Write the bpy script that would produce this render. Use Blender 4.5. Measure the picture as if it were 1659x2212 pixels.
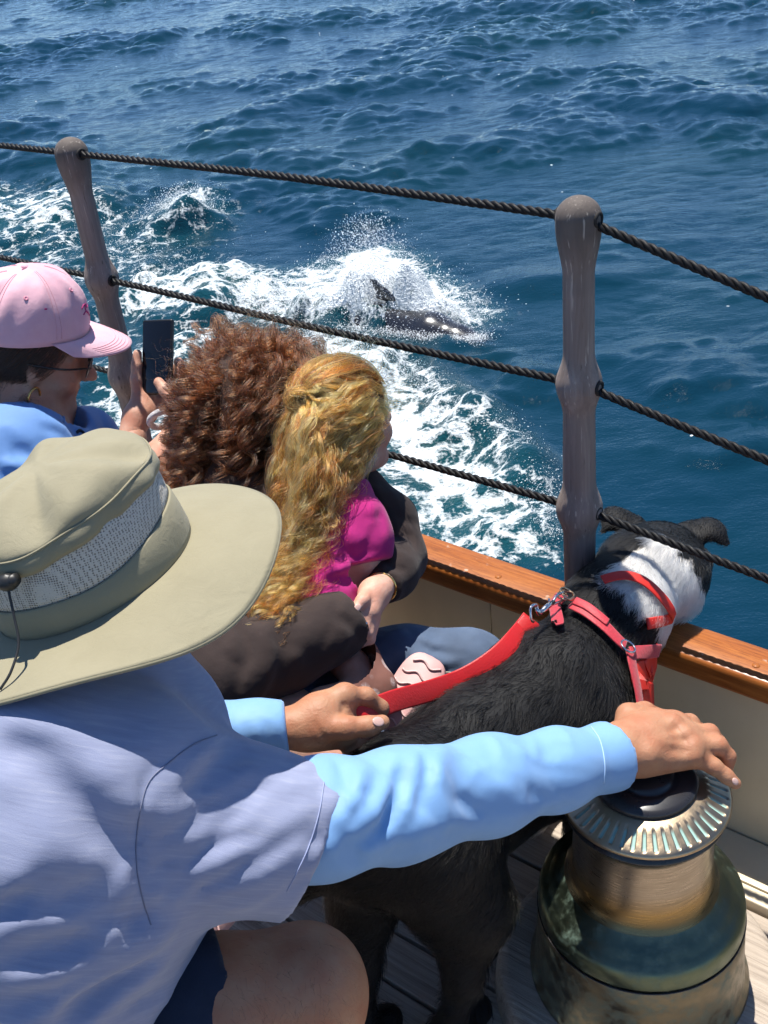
import bpy, bmesh, math
import numpy as np
from mathutils import Vector, Matrix
from mathutils.bvhtree import BVHTree
for _o in list(bpy.data.objects): bpy.data.objects.remove(_o)
SC = bpy.context.scene
COL = SC.collection
# ------------------------------------------------------------------ camera
PITCH, ROLL, FPX = math.radians(32), math.radians(6.5), 2400.0      # FPX: focal length for a 1659 x 2212 frame
CAM = np.array([0., 0., 1.5])                                        # eye height above the deck (deck = z 0)
_F = np.array([0, math.cos(PITCH), -math.sin(PITCH)]); _R0 = np.array([1., 0, 0]); _U0 = np.array([0, math.sin(PITCH), math.cos(PITCH)])
_R = math.cos(ROLL)*_R0 - math.sin(ROLL)*_U0; _U = math.cos(ROLL)*_U0 + math.sin(ROLL)*_R0
cd_ = bpy.data.cameras.new('camera'); cam = bpy.data.objects.new('camera', cd_); COL.objects.link(cam)
cam.matrix_world = Matrix(((_R[0], _U[0], -_F[0], CAM[0]), (_R[1], _U[1], -_F[1], CAM[1]), (_R[2], _U[2], -_F[2], CAM[2]), (0, 0, 0, 1)))
cd_.sensor_fit = 'VERTICAL'; cd_.sensor_height = 36; cd_.lens = 36*FPX/2212; cd_.clip_start = 0.05; cd_.clip_end = 8000
SC.camera = cam
# ------------------------------------------------------------------ sky, sun, exposure
SUN_AZ, SUN_EL = math.radians(-10), math.radians(73)                 # azimuth from +Y, towards +X positive
SUNV = np.array([math.sin(SUN_AZ)*math.cos(SUN_EL), math.cos(SUN_AZ)*math.cos(SUN_EL), math.sin(SUN_EL)])
W = bpy.data.worlds.new('World'); SC.world = W; W.use_nodes = True
_nt = W.node_tree; _nt.nodes.clear()
_sky = _nt.nodes.new('ShaderNodeTexSky'); _sky.sky_type = 'NISHITA'; _sky.sun_disc = False
_sky.sun_elevation = SUN_EL; _sky.sun_rotation = SUN_AZ; _sky.air_density = 1.0; _sky.dust_density = 0.0; _sky.ozone_density = 6.0; _sky.altitude = 2300
_bg = _nt.nodes.new('ShaderNodeBackground'); _bg.inputs[1].default_value = 0.108
_wo = _nt.nodes.new('ShaderNodeOutputWorld'); _nt.links.new(_sky.outputs[0], _bg.inputs[0]); _nt.links.new(_bg.outputs[0], _wo.inputs[0])
_sl = bpy.data.lights.new('sun', 'SUN'); _sl.energy = 5.0; _sl.angle = math.radians(0.53); _sl.color = (1.0, 0.955, 0.88)
_so = bpy.data.objects.new('sun', _sl); COL.objects.link(_so)
_so.rotation_euler = Vector(-SUNV).to_track_quat('-Z', 'Y').to_euler()
_so.location = Vector(SUNV*30)
SC.view_settings.view_transform = 'Standard'; SC.view_settings.look = 'None'; SC.view_settings.gamma = 1
SC.view_settings.use_curve_mapping = False; SC.view_settings.exposure = 0.70
SC.render.engine = 'CYCLES'
SC.cycles.use_denoising = True
SC.cycles.use_adaptive_sampling = True; SC.cycles.adaptive_threshold = 0.03
SC.cycles.max_bounces = 5; SC.cycles.diffuse_bounces = 3; SC.cycles.glossy_bounces = 2; SC.cycles.transmission_bounces = 4; SC.cycles.transparent_max_bounces = 4
SC.cycles.caustics_reflective = False; SC.cycles.caustics_refractive = False
SC.cycles.sample_clamp_indirect = 4.0; SC.cycles.sample_clamp_direct = 2.5
RNG = np.random.default_rng(7)

# ------------------------------------------------------------------ geometry helpers
def P(x, y, s):
    "point s metres in front of the lens along the line of sight through (x, y) of the 1659 x 2212 frame"
    return CAM + s*(_F + (x-829.5)/FPX*_R - (y-1106)/FPX*_U)
def PZ(x, y, z):
    d = _F + (x-829.5)/FPX*_R - (y-1106)/FPX*_U
    return CAM + (z-CAM[2])/d[2]*d
def RAY(x, y):
    d = _F + (x-829.5)/FPX*_R - (y-1106)/FPX*_U
    return d/np.linalg.norm(d)
def V(*a): return np.array(a, float)
def nz(v): v = np.asarray(v, float); return v/max(np.linalg.norm(v), 1e-9)
def props(o, label=None, cat=None, group=None, kind=None):
    if label: o['label'] = label
    if cat: o['category'] = cat
    if group: o['group'] = group
    if kind: o['kind'] = kind
    return o
def empty(name, loc, label=None, cat=None, group=None, kind=None):
    o = bpy.data.objects.new(name, None); COL.objects.link(o); o.location = Vector(loc); o.empty_display_size = .05
    return props(o, label, cat, group, kind)
def place(o, parent):
    if parent is not None:
        o.parent = parent
        m = Matrix.Identity(4); p = parent
        chain = []
        while p is not None: chain.append(p); p = p.parent
        for q in reversed(chain): m = m @ q.matrix_parent_inverse @ q.matrix_basis
        o.matrix_parent_inverse = m.inverted()
    return o
def mesh_obj(name, verts, faces, mat, parent=None, smooth=True):
    "verts (n,3) array in world space, faces: (m,4) or (m,3) int array or list of lists"
    me = bpy.data.meshes.new(name)
    verts = np.asarray(verts, np.float32)
    if isinstance(faces, np.ndarray):
        m, k = faces.shape
        me.vertices.add(len(verts)); me.vertices.foreach_set('co', verts.ravel())
        me.loops.add(m*k); me.loops.foreach_set('vertex_index', faces.astype(np.int32).ravel())
        me.polygons.add(m); me.polygons.foreach_set('loop_start', (np.arange(m)*k).astype(np.int32))
        me.update(calc_edges=True); me.validate()
    else:
        me.from_pydata([tuple(v) for v in verts], [], faces); me.update()
    if smooth: me.polygons.foreach_set('use_smooth', np.ones(len(me.polygons), bool))
    if isinstance(mat, (list, tuple)):
        for m_ in mat: me.materials.append(m_)
    else: me.materials.append(mat)
    o = bpy.data.objects.new(name, me); COL.objects.link(o)
    return place(o, parent)
def attr(o, name, vals, typ='FLOAT', dom='POINT'):
    a = o.data.attributes.new(name, typ, dom)
    if typ == 'FLOAT': a.data.foreach_set('value', np.asarray(vals, np.float32).ravel())
    elif typ == 'FLOAT_COLOR': a.data.foreach_set('color', np.asarray(vals, np.float32).ravel())
    else: a.data.foreach_set('vector', np.asarray(vals, np.float32).ravel())
def join_geo(parts):
    vs, fs, n = [], [], 0
    for v, f in parts:
        v = np.asarray(v, float); vs.append(v); fs += [[int(i)+n for i in q] for q in f]; n += len(v)
    return np.vstack(vs), fs
def frame_of(t, hint=(0, 0, 1)):
    t = nz(t); h = np.asarray(hint, float)
    if abs(t @ nz(h)) > .95: h = V(1, 0, 0) if abs(t[0]) < .8 else V(0, 1, 0)
    a = nz(np.cross(h, t)); b = np.cross(t, a)
    return a, b
def catmull(pts, n):
    pts = np.asarray(pts, float); m = len(pts)
    if m == 2: return pts[0] + np.linspace(0, 1, n)[:, None]*(pts[1]-pts[0])
    q = np.vstack([2*pts[0]-pts[1], pts, 2*pts[-1]-pts[-2]])
    t = np.linspace(0, m-1, n); i = np.minimum(t.astype(int), m-2); u = (t-i)[:, None]
    p0, p1, p2, p3 = q[i], q[i+1], q[i+2], q[i+3]
    return .5*(2*p1 + (p2-p0)*u + (2*p0-5*p1+4*p2-p3)*u*u + (3*p1-p0-3*p2+p3)*u**3)
def tube_geo(pts, rad, k=8, caps=True):
    pts = np.asarray(pts, float); n = len(pts)
    rad = np.broadcast_to(np.asarray(rad, float), (n,))
    T = np.gradient(pts, axis=0); T /= np.linalg.norm(T, axis=1)[:, None] + 1e-12
    a, b = frame_of(T[0]); vs = []
    ang = np.linspace(0, 2*math.pi, k, endpoint=False)
    for i in range(n):
        a = nz(a - (a @ T[i])*T[i]); b = np.cross(T[i], a)
        vs.append(pts[i] + rad[i]*(np.cos(ang)[:, None]*a + np.sin(ang)[:, None]*b))
    vs = np.vstack(vs)
    fs = [[i*k+j, i*k+(j+1) % k, (i+1)*k+(j+1) % k, (i+1)*k+j] for i in range(n-1) for j in range(k)]
    if caps: fs += [list(range(k))[::-1], [(n-1)*k+j for j in range(k)]]
    return vs, fs
def ribbon_geo(pts, side, width, thick):
    "flat strap: pts centre line, side: unit cross directions"
    pts = np.asarray(pts, float); n = len(pts); T = np.gradient(pts, axis=0)
    vs = []
    for i in range(n):
        t = nz(T[i]); s = np.asarray(side[i], float); s = nz(s - (s @ t)*t); u = np.cross(t, s)
        w = (width[i] if hasattr(width, '__len__') else width)/2; h = thick/2
        for a, b in ((-1, -.6), (-.85, -1), (.85, -1), (1, -.6), (1, .6), (.85, 1), (-.85, 1), (-1, .6)):
            vs.append(pts[i] + s*a*w + u*b*h)
    k = 8
    fs = [[i*k+j, i*k+(j+1) % k, (i+1)*k+(j+1) % k, (i+1)*k+j] for i in range(n-1) for j in range(k)]
    fs += [list(range(k))[::-1], [(n-1)*k+j for j in range(k)]]
    return np.array(vs), fs
def lathe_geo(prof, c, k=64, axis=(0, 0, 1), xdir=None, cap=True):
    a, b = frame_of(axis) if xdir is None else (nz(xdir), np.cross(nz(axis), nz(xdir)))
    ax = nz(axis); ang = np.linspace(0, 2*math.pi, k, endpoint=False); vs = []
    for r, h in prof: vs.append(np.asarray(c) + ax*h + r*(np.cos(ang)[:, None]*a + np.sin(ang)[:, None]*b))
    n = len(prof); vs = np.vstack(vs)
    fs = [[i*k+j, i*k+(j+1) % k, (i+1)*k+(j+1) % k, (i+1)*k+j] for i in range(n-1) for j in range(k)]
    if cap: fs += [list(range(k))[::-1], [(n-1)*k+j for j in range(k)]]
    return vs, fs
def torus_geo(c, ax, R, r, k=32, m=10, a0=0, a1=2*math.pi, xdir=None):
    a, b = frame_of(ax) if xdir is None else (nz(xdir), nz(np.cross(ax, xdir)))
    closed = abs(a1-a0-2*math.pi) < 1e-6
    t = np.linspace(a0, a1, k+(0 if closed else 1), endpoint=not closed)
    vs = []; ang = np.linspace(0, 2*math.pi, m, endpoint=False)
    for th in t:
        d = math.cos(th)*a + math.sin(th)*b
        vs.append(np.asarray(c) + R*d + r*(np.cos(ang)[:, None]*d + np.sin(ang)[:, None]*nz(ax)))
    n = len(t); vs = np.vstack(vs)
    rng = range(n) if closed else range(n-1)
    return vs, [[i*m+j, i*m+(j+1) % m, ((i+1) % n)*m+(j+1) % m, ((i+1) % n)*m+j] for i in rng for j in range(m)]
def ball_geo(c, r, k=12, sc=(1, 1, 1), axes=None):
    vs, fs = [], []
    A = np.eye(3) if axes is None else np.asarray(axes)
    for i in range(k//2+1):
        ph = math.pi*i/(k//2)
        for j in range(k):
            th = 2*math.pi*j/k
            d = V(math.sin(ph)*math.cos(th)*sc[0], math.sin(ph)*math.sin(th)*sc[1], math.cos(ph)*sc[2])*r
            vs.append(np.asarray(c) + d @ A)
    fs = [[i*k+j, (i+1)*k+j, (i+1)*k+(j+1) % k, i*k+(j+1) % k] for i in range(k//2) for j in range(k)]
    return np.array(vs), fs
def box_geo(c, ax, ay, az, sx, sy, sz, bev=0.0):
    ax, ay, az = nz(ax), nz(ay), nz(az); c = np.asarray(c, float)
    bm = bmesh.new(); bmesh.ops.create_cube(bm, size=1)
    for v in bm.verts: v.co = Vector((v.co.x*sx, v.co.y*sy, v.co.z*sz))
    if bev > 0: bmesh.ops.bevel(bm, geom=bm.edges[:]+bm.verts[:], offset=bev, segments=3, profile=.5, affect='EDGES', clamp_overlap=True)
    bm.verts.index_update()
    vs = np.array([v.co[:] for v in bm.verts]); fs = [[v.index for v in f.verts] for f in bm.faces]; bm.free()
    return c + vs[:, :1]*ax + vs[:, 1:2]*ay + vs[:, 2:]*az, fs
def obj(name, geo, mat, parent=None, smooth=True): return mesh_obj(name, geo[0], geo[1], mat, parent, smooth)
def bvh_of(*objs):
    vs, fs, n = [], [], 0
    for o in objs:
        me = o.data; a = np.empty(len(me.vertices)*3, np.float32); me.vertices.foreach_get('co', a); vs.append(a.reshape(-1, 3))
        for p in me.polygons: fs.append([i+n for i in p.vertices])
        n += len(me.vertices)
    return BVHTree.FromPolygons([tuple(map(float, v)) for v in np.vstack(vs)], fs)
def pin(bvh, x, y, lift=0.0, default=None):
    "where the line of sight through (x, y) meets the surface"
    d = RAY(x, y); h = bvh.ray_cast(Vector(CAM), Vector(d))
    if h[0] is None:
        if default is not None: return P(x, y, default), -d
        q = bvh.find_nearest(Vector(P(x, y, 1.6))); return np.array(q[0]) + lift*np.array(q[1]), np.array(q[1])
    nn = np.array(h[1]); nn = nn if nn @ d < 0 else -nn
    return np.array(h[0]) + nn*lift, nn
def pin_path(bvh, pts, n, lift=0.0):
    c = catmull([(x, y, 0) for x, y in pts], n)
    r = [pin(bvh, x, y, lift) for x, y, _ in c]
    return np.array([q[0] for q in r]), np.array([q[1] for q in r])

# ------------------------------------------------------------------ signed-distance modelling (smooth unions, then surface nets)
class Sdf:
    def __init__(s, lo, hi, h):
        s.h = h; s.lo = np.asarray(lo, np.float32)
        s.n = np.maximum(4, np.ceil((np.asarray(hi)-s.lo)/h).astype(int)+1)
        s.ax = [s.lo[i] + h*np.arange(s.n[i], dtype=np.float32) for i in range(3)]
        s.v = np.full(tuple(s.n), 1.0, np.float32)
    def win(s, lo, hi, m):
        sl = []
        for i in range(3):
            a = int(max(0, math.floor((lo[i]-m-s.lo[i])/s.h))); b = int(min(s.n[i], math.ceil((hi[i]+m-s.lo[i])/s.h)+1))
            if b <= a: return None
            sl.append(slice(a, b))
        return tuple(sl)
    def xyz(s, w): return s.ax[0][w[0]][:, None, None], s.ax[1][w[1]][None, :, None], s.ax[2][w[2]][None, None, :]
    def put(s, w, d, k, op):
        a = s.v[w]
        if op == 'u':
            if k > 0:
                h = np.maximum(k-np.abs(a-d), 0)/k; s.v[w] = np.minimum(a, d) - h*h*k*.25
            else: s.v[w] = np.minimum(a, d)
        elif op == 's':
            if k > 0:
                h = np.maximum(k-np.abs(a+d), 0)/k; s.v[w] = np.maximum(a, -d) + h*h*k*.25
            else: s.v[w] = np.maximum(a, -d)
        elif op == 'i': s.v[w] = np.maximum(a, d)
    def seg(s, w, a, b):
        X, Y, Z = s.xyz(w); a = np.asarray(a, np.float32); ba = np.asarray(b, np.float32)-a; L = float(ba @ ba) + 1e-12
        px, py, pz = X-a[0], Y-a[1], Z-a[2]
        t = np.clip((px*ba[0]+py*ba[1]+pz*ba[2])/L, 0, 1)
        return px-t*ba[0], py-t*ba[1], pz-t*ba[2], t
    def cone(s, a, b, ra, rb=None, k=.02, op='u', flat=None, fs=1.0):
        "round cone; flat: direction in which the section is squashed by fs"
        rb = ra if rb is None else rb; r = max(ra, rb); a = np.asarray(a, float); b = np.asarray(b, float)
        w = s.win(np.minimum(a, b)-r, np.maximum(a, b)+r, k+4*s.h)
        if w is None: return s
        dx, dy, dz, t = s.seg(w, a, b); q = dx*dx+dy*dy+dz*dz
        if flat is not None:
            f = nz(flat); dn = dx*f[0]+dy*f[1]+dz*f[2]; q = q + (1/fs**2-1)*dn*dn
        s.put(w, (np.sqrt(q)-(ra+(rb-ra)*t)).astype(np.float32), k, op); return s
    def chain(s, pts, rads, k=.02, **kw):
        for i in range(len(pts)-1): s.cone(pts[i], pts[i+1], rads[i], rads[i+1], k, **kw)
        return s
    def ell(s, c, r, axes=None, k=.02, op='u'):
        c = np.asarray(c, float); r = np.asarray(r, float); A = np.eye(3) if axes is None else np.array([nz(q) for q in axes])
        R = r.max(); w = s.win(c-R, c+R, k+4*s.h)
        if w is None: return s
        X, Y, Z = s.xyz(w); px, py, pz = X-c[0], Y-c[1], Z-c[2]
        q = 0; g = 0
        for i in range(3):
            u = px*A[i, 0]+py*A[i, 1]+pz*A[i, 2]; q = q+(u/r[i])**2; g = g+(u/r[i]**2)**2
        k0 = np.sqrt(q); k1 = np.sqrt(g)+1e-9
        s.put(w, (k0*(k0-1)/k1).astype(np.float32), k, op); return s
    def cut(s, c, n, region=None, rad=None):
        "remove everything beyond the plane through c with normal n (inside a ball of radius rad, when given)"
        c = np.asarray(c, float); n = nz(n)
        w = s.win(c-rad, c+rad, 0) if rad else (slice(None),)*3
        if w is None: return s
        X, Y, Z = s.xyz(w); d = (X-c[0])*n[0]+(Y-c[1])*n[1]+(Z-c[2])*n[2]
        if rad: d = np.where((X-c[0])**2+(Y-c[1])**2+(Z-c[2])**2 < rad*rad, d, -9)
        s.put(w, d.astype(np.float32), 0, 'i'); return s
    def crease(s, pts, w_, amp, taper=True):
        "raise (amp>0) or sink the surface along a polyline, gaussian section"
        pts = np.asarray(pts, float)
        for_w = s.win(pts.min(0), pts.max(0), 3*w_)
        if for_w is None: return s
        best = None; L = len(pts)-1
        for i in range(L):
            dx, dy, dz, t = s.seg(for_w, pts[i], pts[i+1]); q = dx*dx+dy*dy+dz*dz; u = (i+t)/L
            if best is None: best, bu = q, u*np.ones_like(q)
            else: m = q < best; best = np.where(m, q, best); bu = np.where(m, u, bu)
        f = np.sin(np.pi*np.clip(bu, .02, .98))**.6 if taper else 1.0
        s.v[for_w] -= (amp*f*np.exp(-(best/(w_*w_))**(.68 if amp > 0 else 1.0))).astype(np.float32); return s
    def wob(s, amp, freq, seed=0, n=6, stretch=(1, 1, 1)):
        r = np.random.default_rng(seed); X, Y, Z = s.ax[0][:, None, None], s.ax[1][None, :, None], s.ax[2][None, None, :]
        m = np.abs(s.v) < .05
        if not m.any(): return s
        I = np.nonzero(m); x, y, z = s.ax[0][I[0]]*stretch[0], s.ax[1][I[1]]*stretch[1], s.ax[2][I[2]]*stretch[2]
        acc = np.zeros(len(x), np.float32)
        for _ in range(n):
            kx, ky, kz = nz(r.normal(size=3))*freq*r.uniform(.6, 1.6); wv = r.normal(size=3)*2.0
            acc += np.sin(kx*x+ky*y+kz*z + r.uniform(0, 6.28) + .8*np.sin(wv[0]*freq*.4*x+wv[1]*freq*.4*y+wv[2]*freq*.4*z))
        s.v[I] += acc*(amp/math.sqrt(n)); return s
    def poly(s):
        v = s.v; S = v < 0; nx, ny, nz_ = v.shape
        occ = np.zeros((nx-1, ny-1, nz_-1), np.int8)
        for i in (0, 1):
            for j in (0, 1):
                for k in (0, 1): occ += S[i:nx-1+i, j:ny-1+j, k:nz_-1+k]
        C = np.argwhere((occ > 0) & (occ < 8)); n = len(C)
        idx = np.full(occ.shape, -1, np.int32); idx[C[:, 0], C[:, 1], C[:, 2]] = np.arange(n)
        acc = np.zeros((n, 3)); cnt = np.zeros(n)
        cor = [(i, j, k) for i in (0, 1) for j in (0, 1) for k in (0, 1)]
        vals = {c: v[C[:, 0]+c[0], C[:, 1]+c[1], C[:, 2]+c[2]].astype(float) for c in cor}
        for c in cor:
            for a in range(3):
                if c[a] == 0:
                    d = list(c); d[a] = 1; d = tuple(d); A, B = vals[c], vals[d]; m = (A < 0) != (B < 0)
                    t = np.where(m, A/np.where(m, A-B, 1), 0)
                    q = np.array(c, float)[None, :]*np.ones((n, 1)); q[:, a] = t
                    acc[m] += q[m]; cnt[m] += 1
        vs = s.lo + s.h*(C + acc/np.maximum(cnt, 1)[:, None]); fs = []
        for a in range(3):
            b, c = (a+1) % 3, (a+2) % 3
            sa = [slice(None)]*3; sb = [slice(None)]*3; sa[a] = slice(0, -1); sb[a] = slice(1, None)
            A, B = S[tuple(sa)], S[tuple(sb)]; E = np.argwhere(A != B)
            ok = (E[:, b] > 0) & (E[:, c] > 0) & (E[:, b] < v.shape[b]-1) & (E[:, c] < v.shape[c]-1); E = E[ok]
            if not len(E): continue
            def cell(db, dc):
                q = E.copy(); q[:, b] += db; q[:, c] += dc; return idx[q[:, 0], q[:, 1], q[:, 2]]
            Q = np.stack([cell(-1, -1), cell(0, -1), cell(0, 0), cell(-1, 0)], 1)
            fl = ~A[E[:, 0], E[:, 1], E[:, 2]]; Q[fl] = Q[fl][:, ::-1]
            fs.append(Q)
        return vs, np.vstack(fs)
    def obj(s, name, mat, parent=None, smooth_it=1):
        vs, fs = s.poly(); vs = relax(vs, fs, smooth_it)
        return mesh_obj(name, vs, fs, mat, parent)
def relax(vs, fs, it):
    for _ in range(it):
        acc = np.zeros_like(vs); cnt = np.zeros(len(vs))
        k = fs.shape[1]
        for j in range(k):
            a, b = fs[:, j], fs[:, (j+1) % k]
            np.add.at(acc, a, vs[b]); np.add.at(cnt, a, 1); np.add.at(acc, b, vs[a]); np.add.at(cnt, b, 1)
        vs = .5*vs + .5*acc/np.maximum(cnt, 1)[:, None]
    return vs
def join_polys(items):
    vs, fs, n = [], [], 0
    for v, f in items: vs.append(v); fs.append(f+n); n += len(v)
    return np.vstack(vs), np.vstack(fs)

# ------------------------------------------------------------------ materials
class N:
    def __init__(s, name):
        s.m = bpy.data.materials.new(name); s.m.use_nodes = True; s.t = s.m.node_tree
        s.b = s.t.nodes['Principled BSDF']; s.out = s.t.nodes['Material Output']
    def n(s, typ, ins=None, **kw):
        q = s.t.nodes.new('ShaderNode'+typ)
        for k, v in kw.items(): setattr(q, k, v)
        for k, v in (ins or {}).items():
            if isinstance(v, bpy.types.NodeSocket): s.t.links.new(v, q.inputs[k])
            else: q.inputs[k].default_value = v
        return q
    def l(s, a, b): s.t.links.new(a, b)
    def set(s, **kw):
        for k, v in kw.items():
            sock = s.b.inputs[k.replace('_', ' ')]
            if isinstance(v, bpy.types.NodeSocket): s.t.links.new(v, sock)
            else: sock.default_value = (*v, 1) if isinstance(v, tuple) and len(v) == 3 and sock.type == 'RGBA' else v
        return s
    def co(s, sc=(1, 1, 1), rot=(0, 0, 0), kind='Object'):
        tc = s.n('TexCoord'); mp = s.n('Mapping', {'Vector': tc.outputs[kind], 'Scale': sc, 'Rotation': rot}); return mp.outputs[0]
    def noise(s, scale, detail=3, co=None, rough=.55, dist=0.0):
        return s.n('TexNoise', {'Vector': co if co is not None else s.co(), 'Scale': scale, 'Detail': detail, 'Roughness': rough, 'Distortion': dist}).outputs[0]
    def ramp(s, fac, stops):
        r = s.n('ValToRGB', {'Fac': fac}); e = r.color_ramp.elements
        while len(e) < len(stops): e.new(.5)
        for q, (p, c) in zip(e, stops): q.position = p; q.color = (*c, 1) if len(c) == 3 else c
        return r.outputs[0]
    def mr(s, v, a, b, c, d): return s.n('MapRange', {'Value': v, 'From Min': a, 'From Max': b, 'To Min': c, 'To Max': d}).outputs[0]
    def math(s, op, a, b=0.0, c=0.0):
        q = s.n('Math', operation=op)
        for i, v in enumerate((a, b, c)):
            if isinstance(v, bpy.types.NodeSocket): s.l(v, q.inputs[i])
            else: q.inputs[i].default_value = v
        return q.outputs[0]
    def mix(s, f, a, b, blend='MIX'):
        q = s.n('Mix', data_type='RGBA', blend_type=blend)
        for i, v in ((0, f), (6, a), (7, b)):
            if isinstance(v, bpy.types.NodeSocket): s.l(v, q.inputs[i])
            else: q.inputs[i].default_value = (*v, 1) if isinstance(v, tuple) and len(v) == 3 else v
        return q.outputs[2]
    def bump(s, h, strength=.3, dist=.01, nrm=None):
        q = s.n('Bump', {'Height': h, 'Strength': strength, 'Distance': dist})
        if nrm is not None: s.l(nrm, q.inputs['Normal'])
        return q.outputs[0]
def cloth(name, col, col2=None, weave=900, fold=25, fstr=.15, rough=.85, sheen=.25, stretch=(1, 1, 1)):
    m = N(name); c = m.co(stretch)
    a = m.noise(fold, 4, c); b = m.noise(weave, 2, c)
    col2 = col2 or tuple(x*.82 for x in col)
    cc = m.mix(m.mr(a, .3, .7, 0, 1), col, col2)
    cc = m.mix(m.mr(b, .3, .7, 0, .25), cc, tuple(x*.7 for x in col))
    nb = m.bump(b, .25, .001); nb2 = m.bump(a, fstr, .02, nb)
    m.set(Base_Color=cc, Roughness=rough, Normal=nb2, Sheen_Weight=sheen, Sheen_Roughness=.5, Specular_IOR_Level=.25)
    return m.m
def skin(name, col, red=.5, rough=.56):
    m = N(name); a = m.noise(28, 4); b = m.noise(420, 3)
    c = m.mix(m.mr(a, .35, .65, 0, 1), col, (col[0]*.92, col[1]*(.72), col[2]*.66))
    f = m.noise(160, 2); c = m.mix(m.mr(f, .6, .75, 0, .35), c, tuple(x*.72 for x in col))
    m.set(Base_Color=c, Roughness=rough, Normal=m.bump(b, .28, .0012, m.bump(m.noise(70, 4, None, .6, .8), .30, .004)), Subsurface_Weight=.08, Subsurface_Scale=.012, Specular_IOR_Level=.4)
    m.b.inputs['Subsurface Radius'].default_value = (1.0, .35, .2)
    return m.m
def plain(name, col, rough=.5, metal=0.0, var=.12, scale=40, bump=.1, **kw):
    m = N(name); a = m.noise(scale, 4)
    m.set(Base_Color=m.mix(m.mr(a, .3, .7, 0, 1), col, tuple(x*(1-var) for x in col)), Roughness=m.mr(a, .3, .7, rough*.9, min(1, rough*1.1)), Metallic=metal, Normal=m.bump(a, bump, .002), **kw)
    return m.m
def hair_mat(name, cols, rough=.32, rrough=.4, ior=1.5):
    "strand material: colour varies from strand to strand and along it"
    m = N(name); hi = m.n('HairInfo'); h = m.t.nodes.new('ShaderNodeBsdfHairPrincipled')
    h.model = 'CHIANG'; h.parametrization = 'COLOR'
    r = m.ramp(hi.outputs['Random'], [(i/max(1, len(cols)-1), c) for i, c in enumerate(cols)])
    m.l(r, h.inputs['Color']); h.inputs['Roughness'].default_value = rough; h.inputs['Radial Roughness'].default_value = rrough
    h.inputs['IOR'].default_value = ior
    if 'Random Roughness' in h.inputs: h.inputs['Random Roughness'].default_value = .2
    m.l(h.outputs[0], m.out.inputs[0]); m.t.nodes.remove(m.b)
    return m.m
def strands(name, pts, rad, mat, parent=None):
    "pts (n, k, 3) -> one hair-curves object; rad: root radius, tapering"
    n, k, _ = pts.shape
    hc = bpy.data.hair_curves.new(name); hc.add_curves([k]*n)
    hc.attributes['position'].data.foreach_set('vector', np.ascontiguousarray(pts, np.float32).ravel()) if 'position' in hc.attributes else hc.points.foreach_set('position', np.ascontiguousarray(pts, np.float32).ravel())
    ra = hc.attributes.get('radius') or hc.attributes.new('radius', 'FLOAT', 'POINT')
    tp = np.linspace(1, .3, k)[None, :]*(rad*np.ones((n, 1)))
    ra.data.foreach_set('value', tp.astype(np.float32).ravel())
    hc.materials.append(mat)
    o = bpy.data.objects.new(name, hc); COL.objects.link(o)
    return place(o, parent)
# ================================================================== the sea
SEA = -1.10
def ocean_tile(n, L, wind, wdir, seed, rms, small):
    r = np.random.default_rng(seed); k1 = 2*np.pi*np.fft.fftfreq(n, L/n); KX, KY = np.meshgrid(k1, k1, indexing='ij')
    K = np.hypot(KX, KY); K[0, 0] = 1e-6; Lw = wind*wind/9.81
    dot = (KX*math.cos(wdir)+KY*math.sin(wdir))/K
    ph = np.exp(-1/(K*Lw)**2)/K**4*(.35+.65*np.abs(dot)**2)*np.exp(-(K*small)**2)*np.where(dot < 0, .3, 1); ph[0, 0] = 0
    A = np.sqrt(ph)*(r.normal(size=(n, n))+1j*r.normal(size=(n, n)))
    h = np.fft.ifft2(A).real; sc = rms/h.std()
    dx = np.fft.ifft2(-1j*KX/K*A).real*sc; dy = np.fft.ifft2(-1j*KY/K*A).real*sc
    return h*sc, dx, dy, L, n
def tile_at(T, x, y, rot=0.0):
    h, dx, dy, L, n = T; c, s_ = math.cos(rot), math.sin(rot)
    u = (x*c+y*s_)/L*n; v = (-x*s_+y*c)/L*n; i = np.floor(u).astype(int); j = np.floor(v).astype(int); a, b = u-i, v-j
    def g(q): return (q[i % n, j % n]*(1-a)*(1-b)+q[(i+1) % n, j % n]*a*(1-b)+q[i % n, (j+1) % n]*(1-a)*b+q[(i+1) % n, (j+1) % n]*a*b)
    X, Y = g(dx), g(dy)
    return g(h), X*c-Y*s_, X*s_+Y*c
T1 = ocean_tile(512, 13.0, 2.6, math.radians(-75), 3, .042, .028)
T2 = ocean_tile(512, 5.3, 1.5, math.radians(-60), 5, .0205, .010)
T3 = ocean_tile(256, 60.0, 4.5, math.radians(-80), 9, .045, .5)
def sea_grid(lo, hi, step, far, nfar):
    mid = np.arange(lo, hi+step/2, step); g = np.geomspace(step, far, nfar)
    return np.concatenate([lo-g[::-1], mid, hi+g])
gx = sea_grid(-9.5, 8.0, .033, 3500, 60)
_g = np.geomspace(.045, 3500, 70); gy = np.concatenate([1.0-_g[::-1], np.arange(1.0, 3.0, .05), np.arange(3.0, 10.0, .028), np.arange(10.0, 28.0, .045), 28.0+_g])
GX, GY = np.meshgrid(gx, gy, indexing='ij')
sx = np.gradient(gx)[:, None]*np.ones_like(GX); sy = np.gradient(gy)[None, :]*np.ones_like(GX); sp = np.maximum(sx, sy)
att1 = np.clip(1.6-sp/.45, 0, 1); att2 = np.clip(1.6-sp/.12, 0, 1); att3 = np.clip(1.4-sp/6, 0, 1)
T5 = ocean_tile(256, 2.3, .7, math.radians(-70), 25, .0078, .0075); att5 = np.clip(2.2-sp/.042, 0, 1); h5 = tile_at(T5, GX, GY, -.3)[0]
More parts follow.
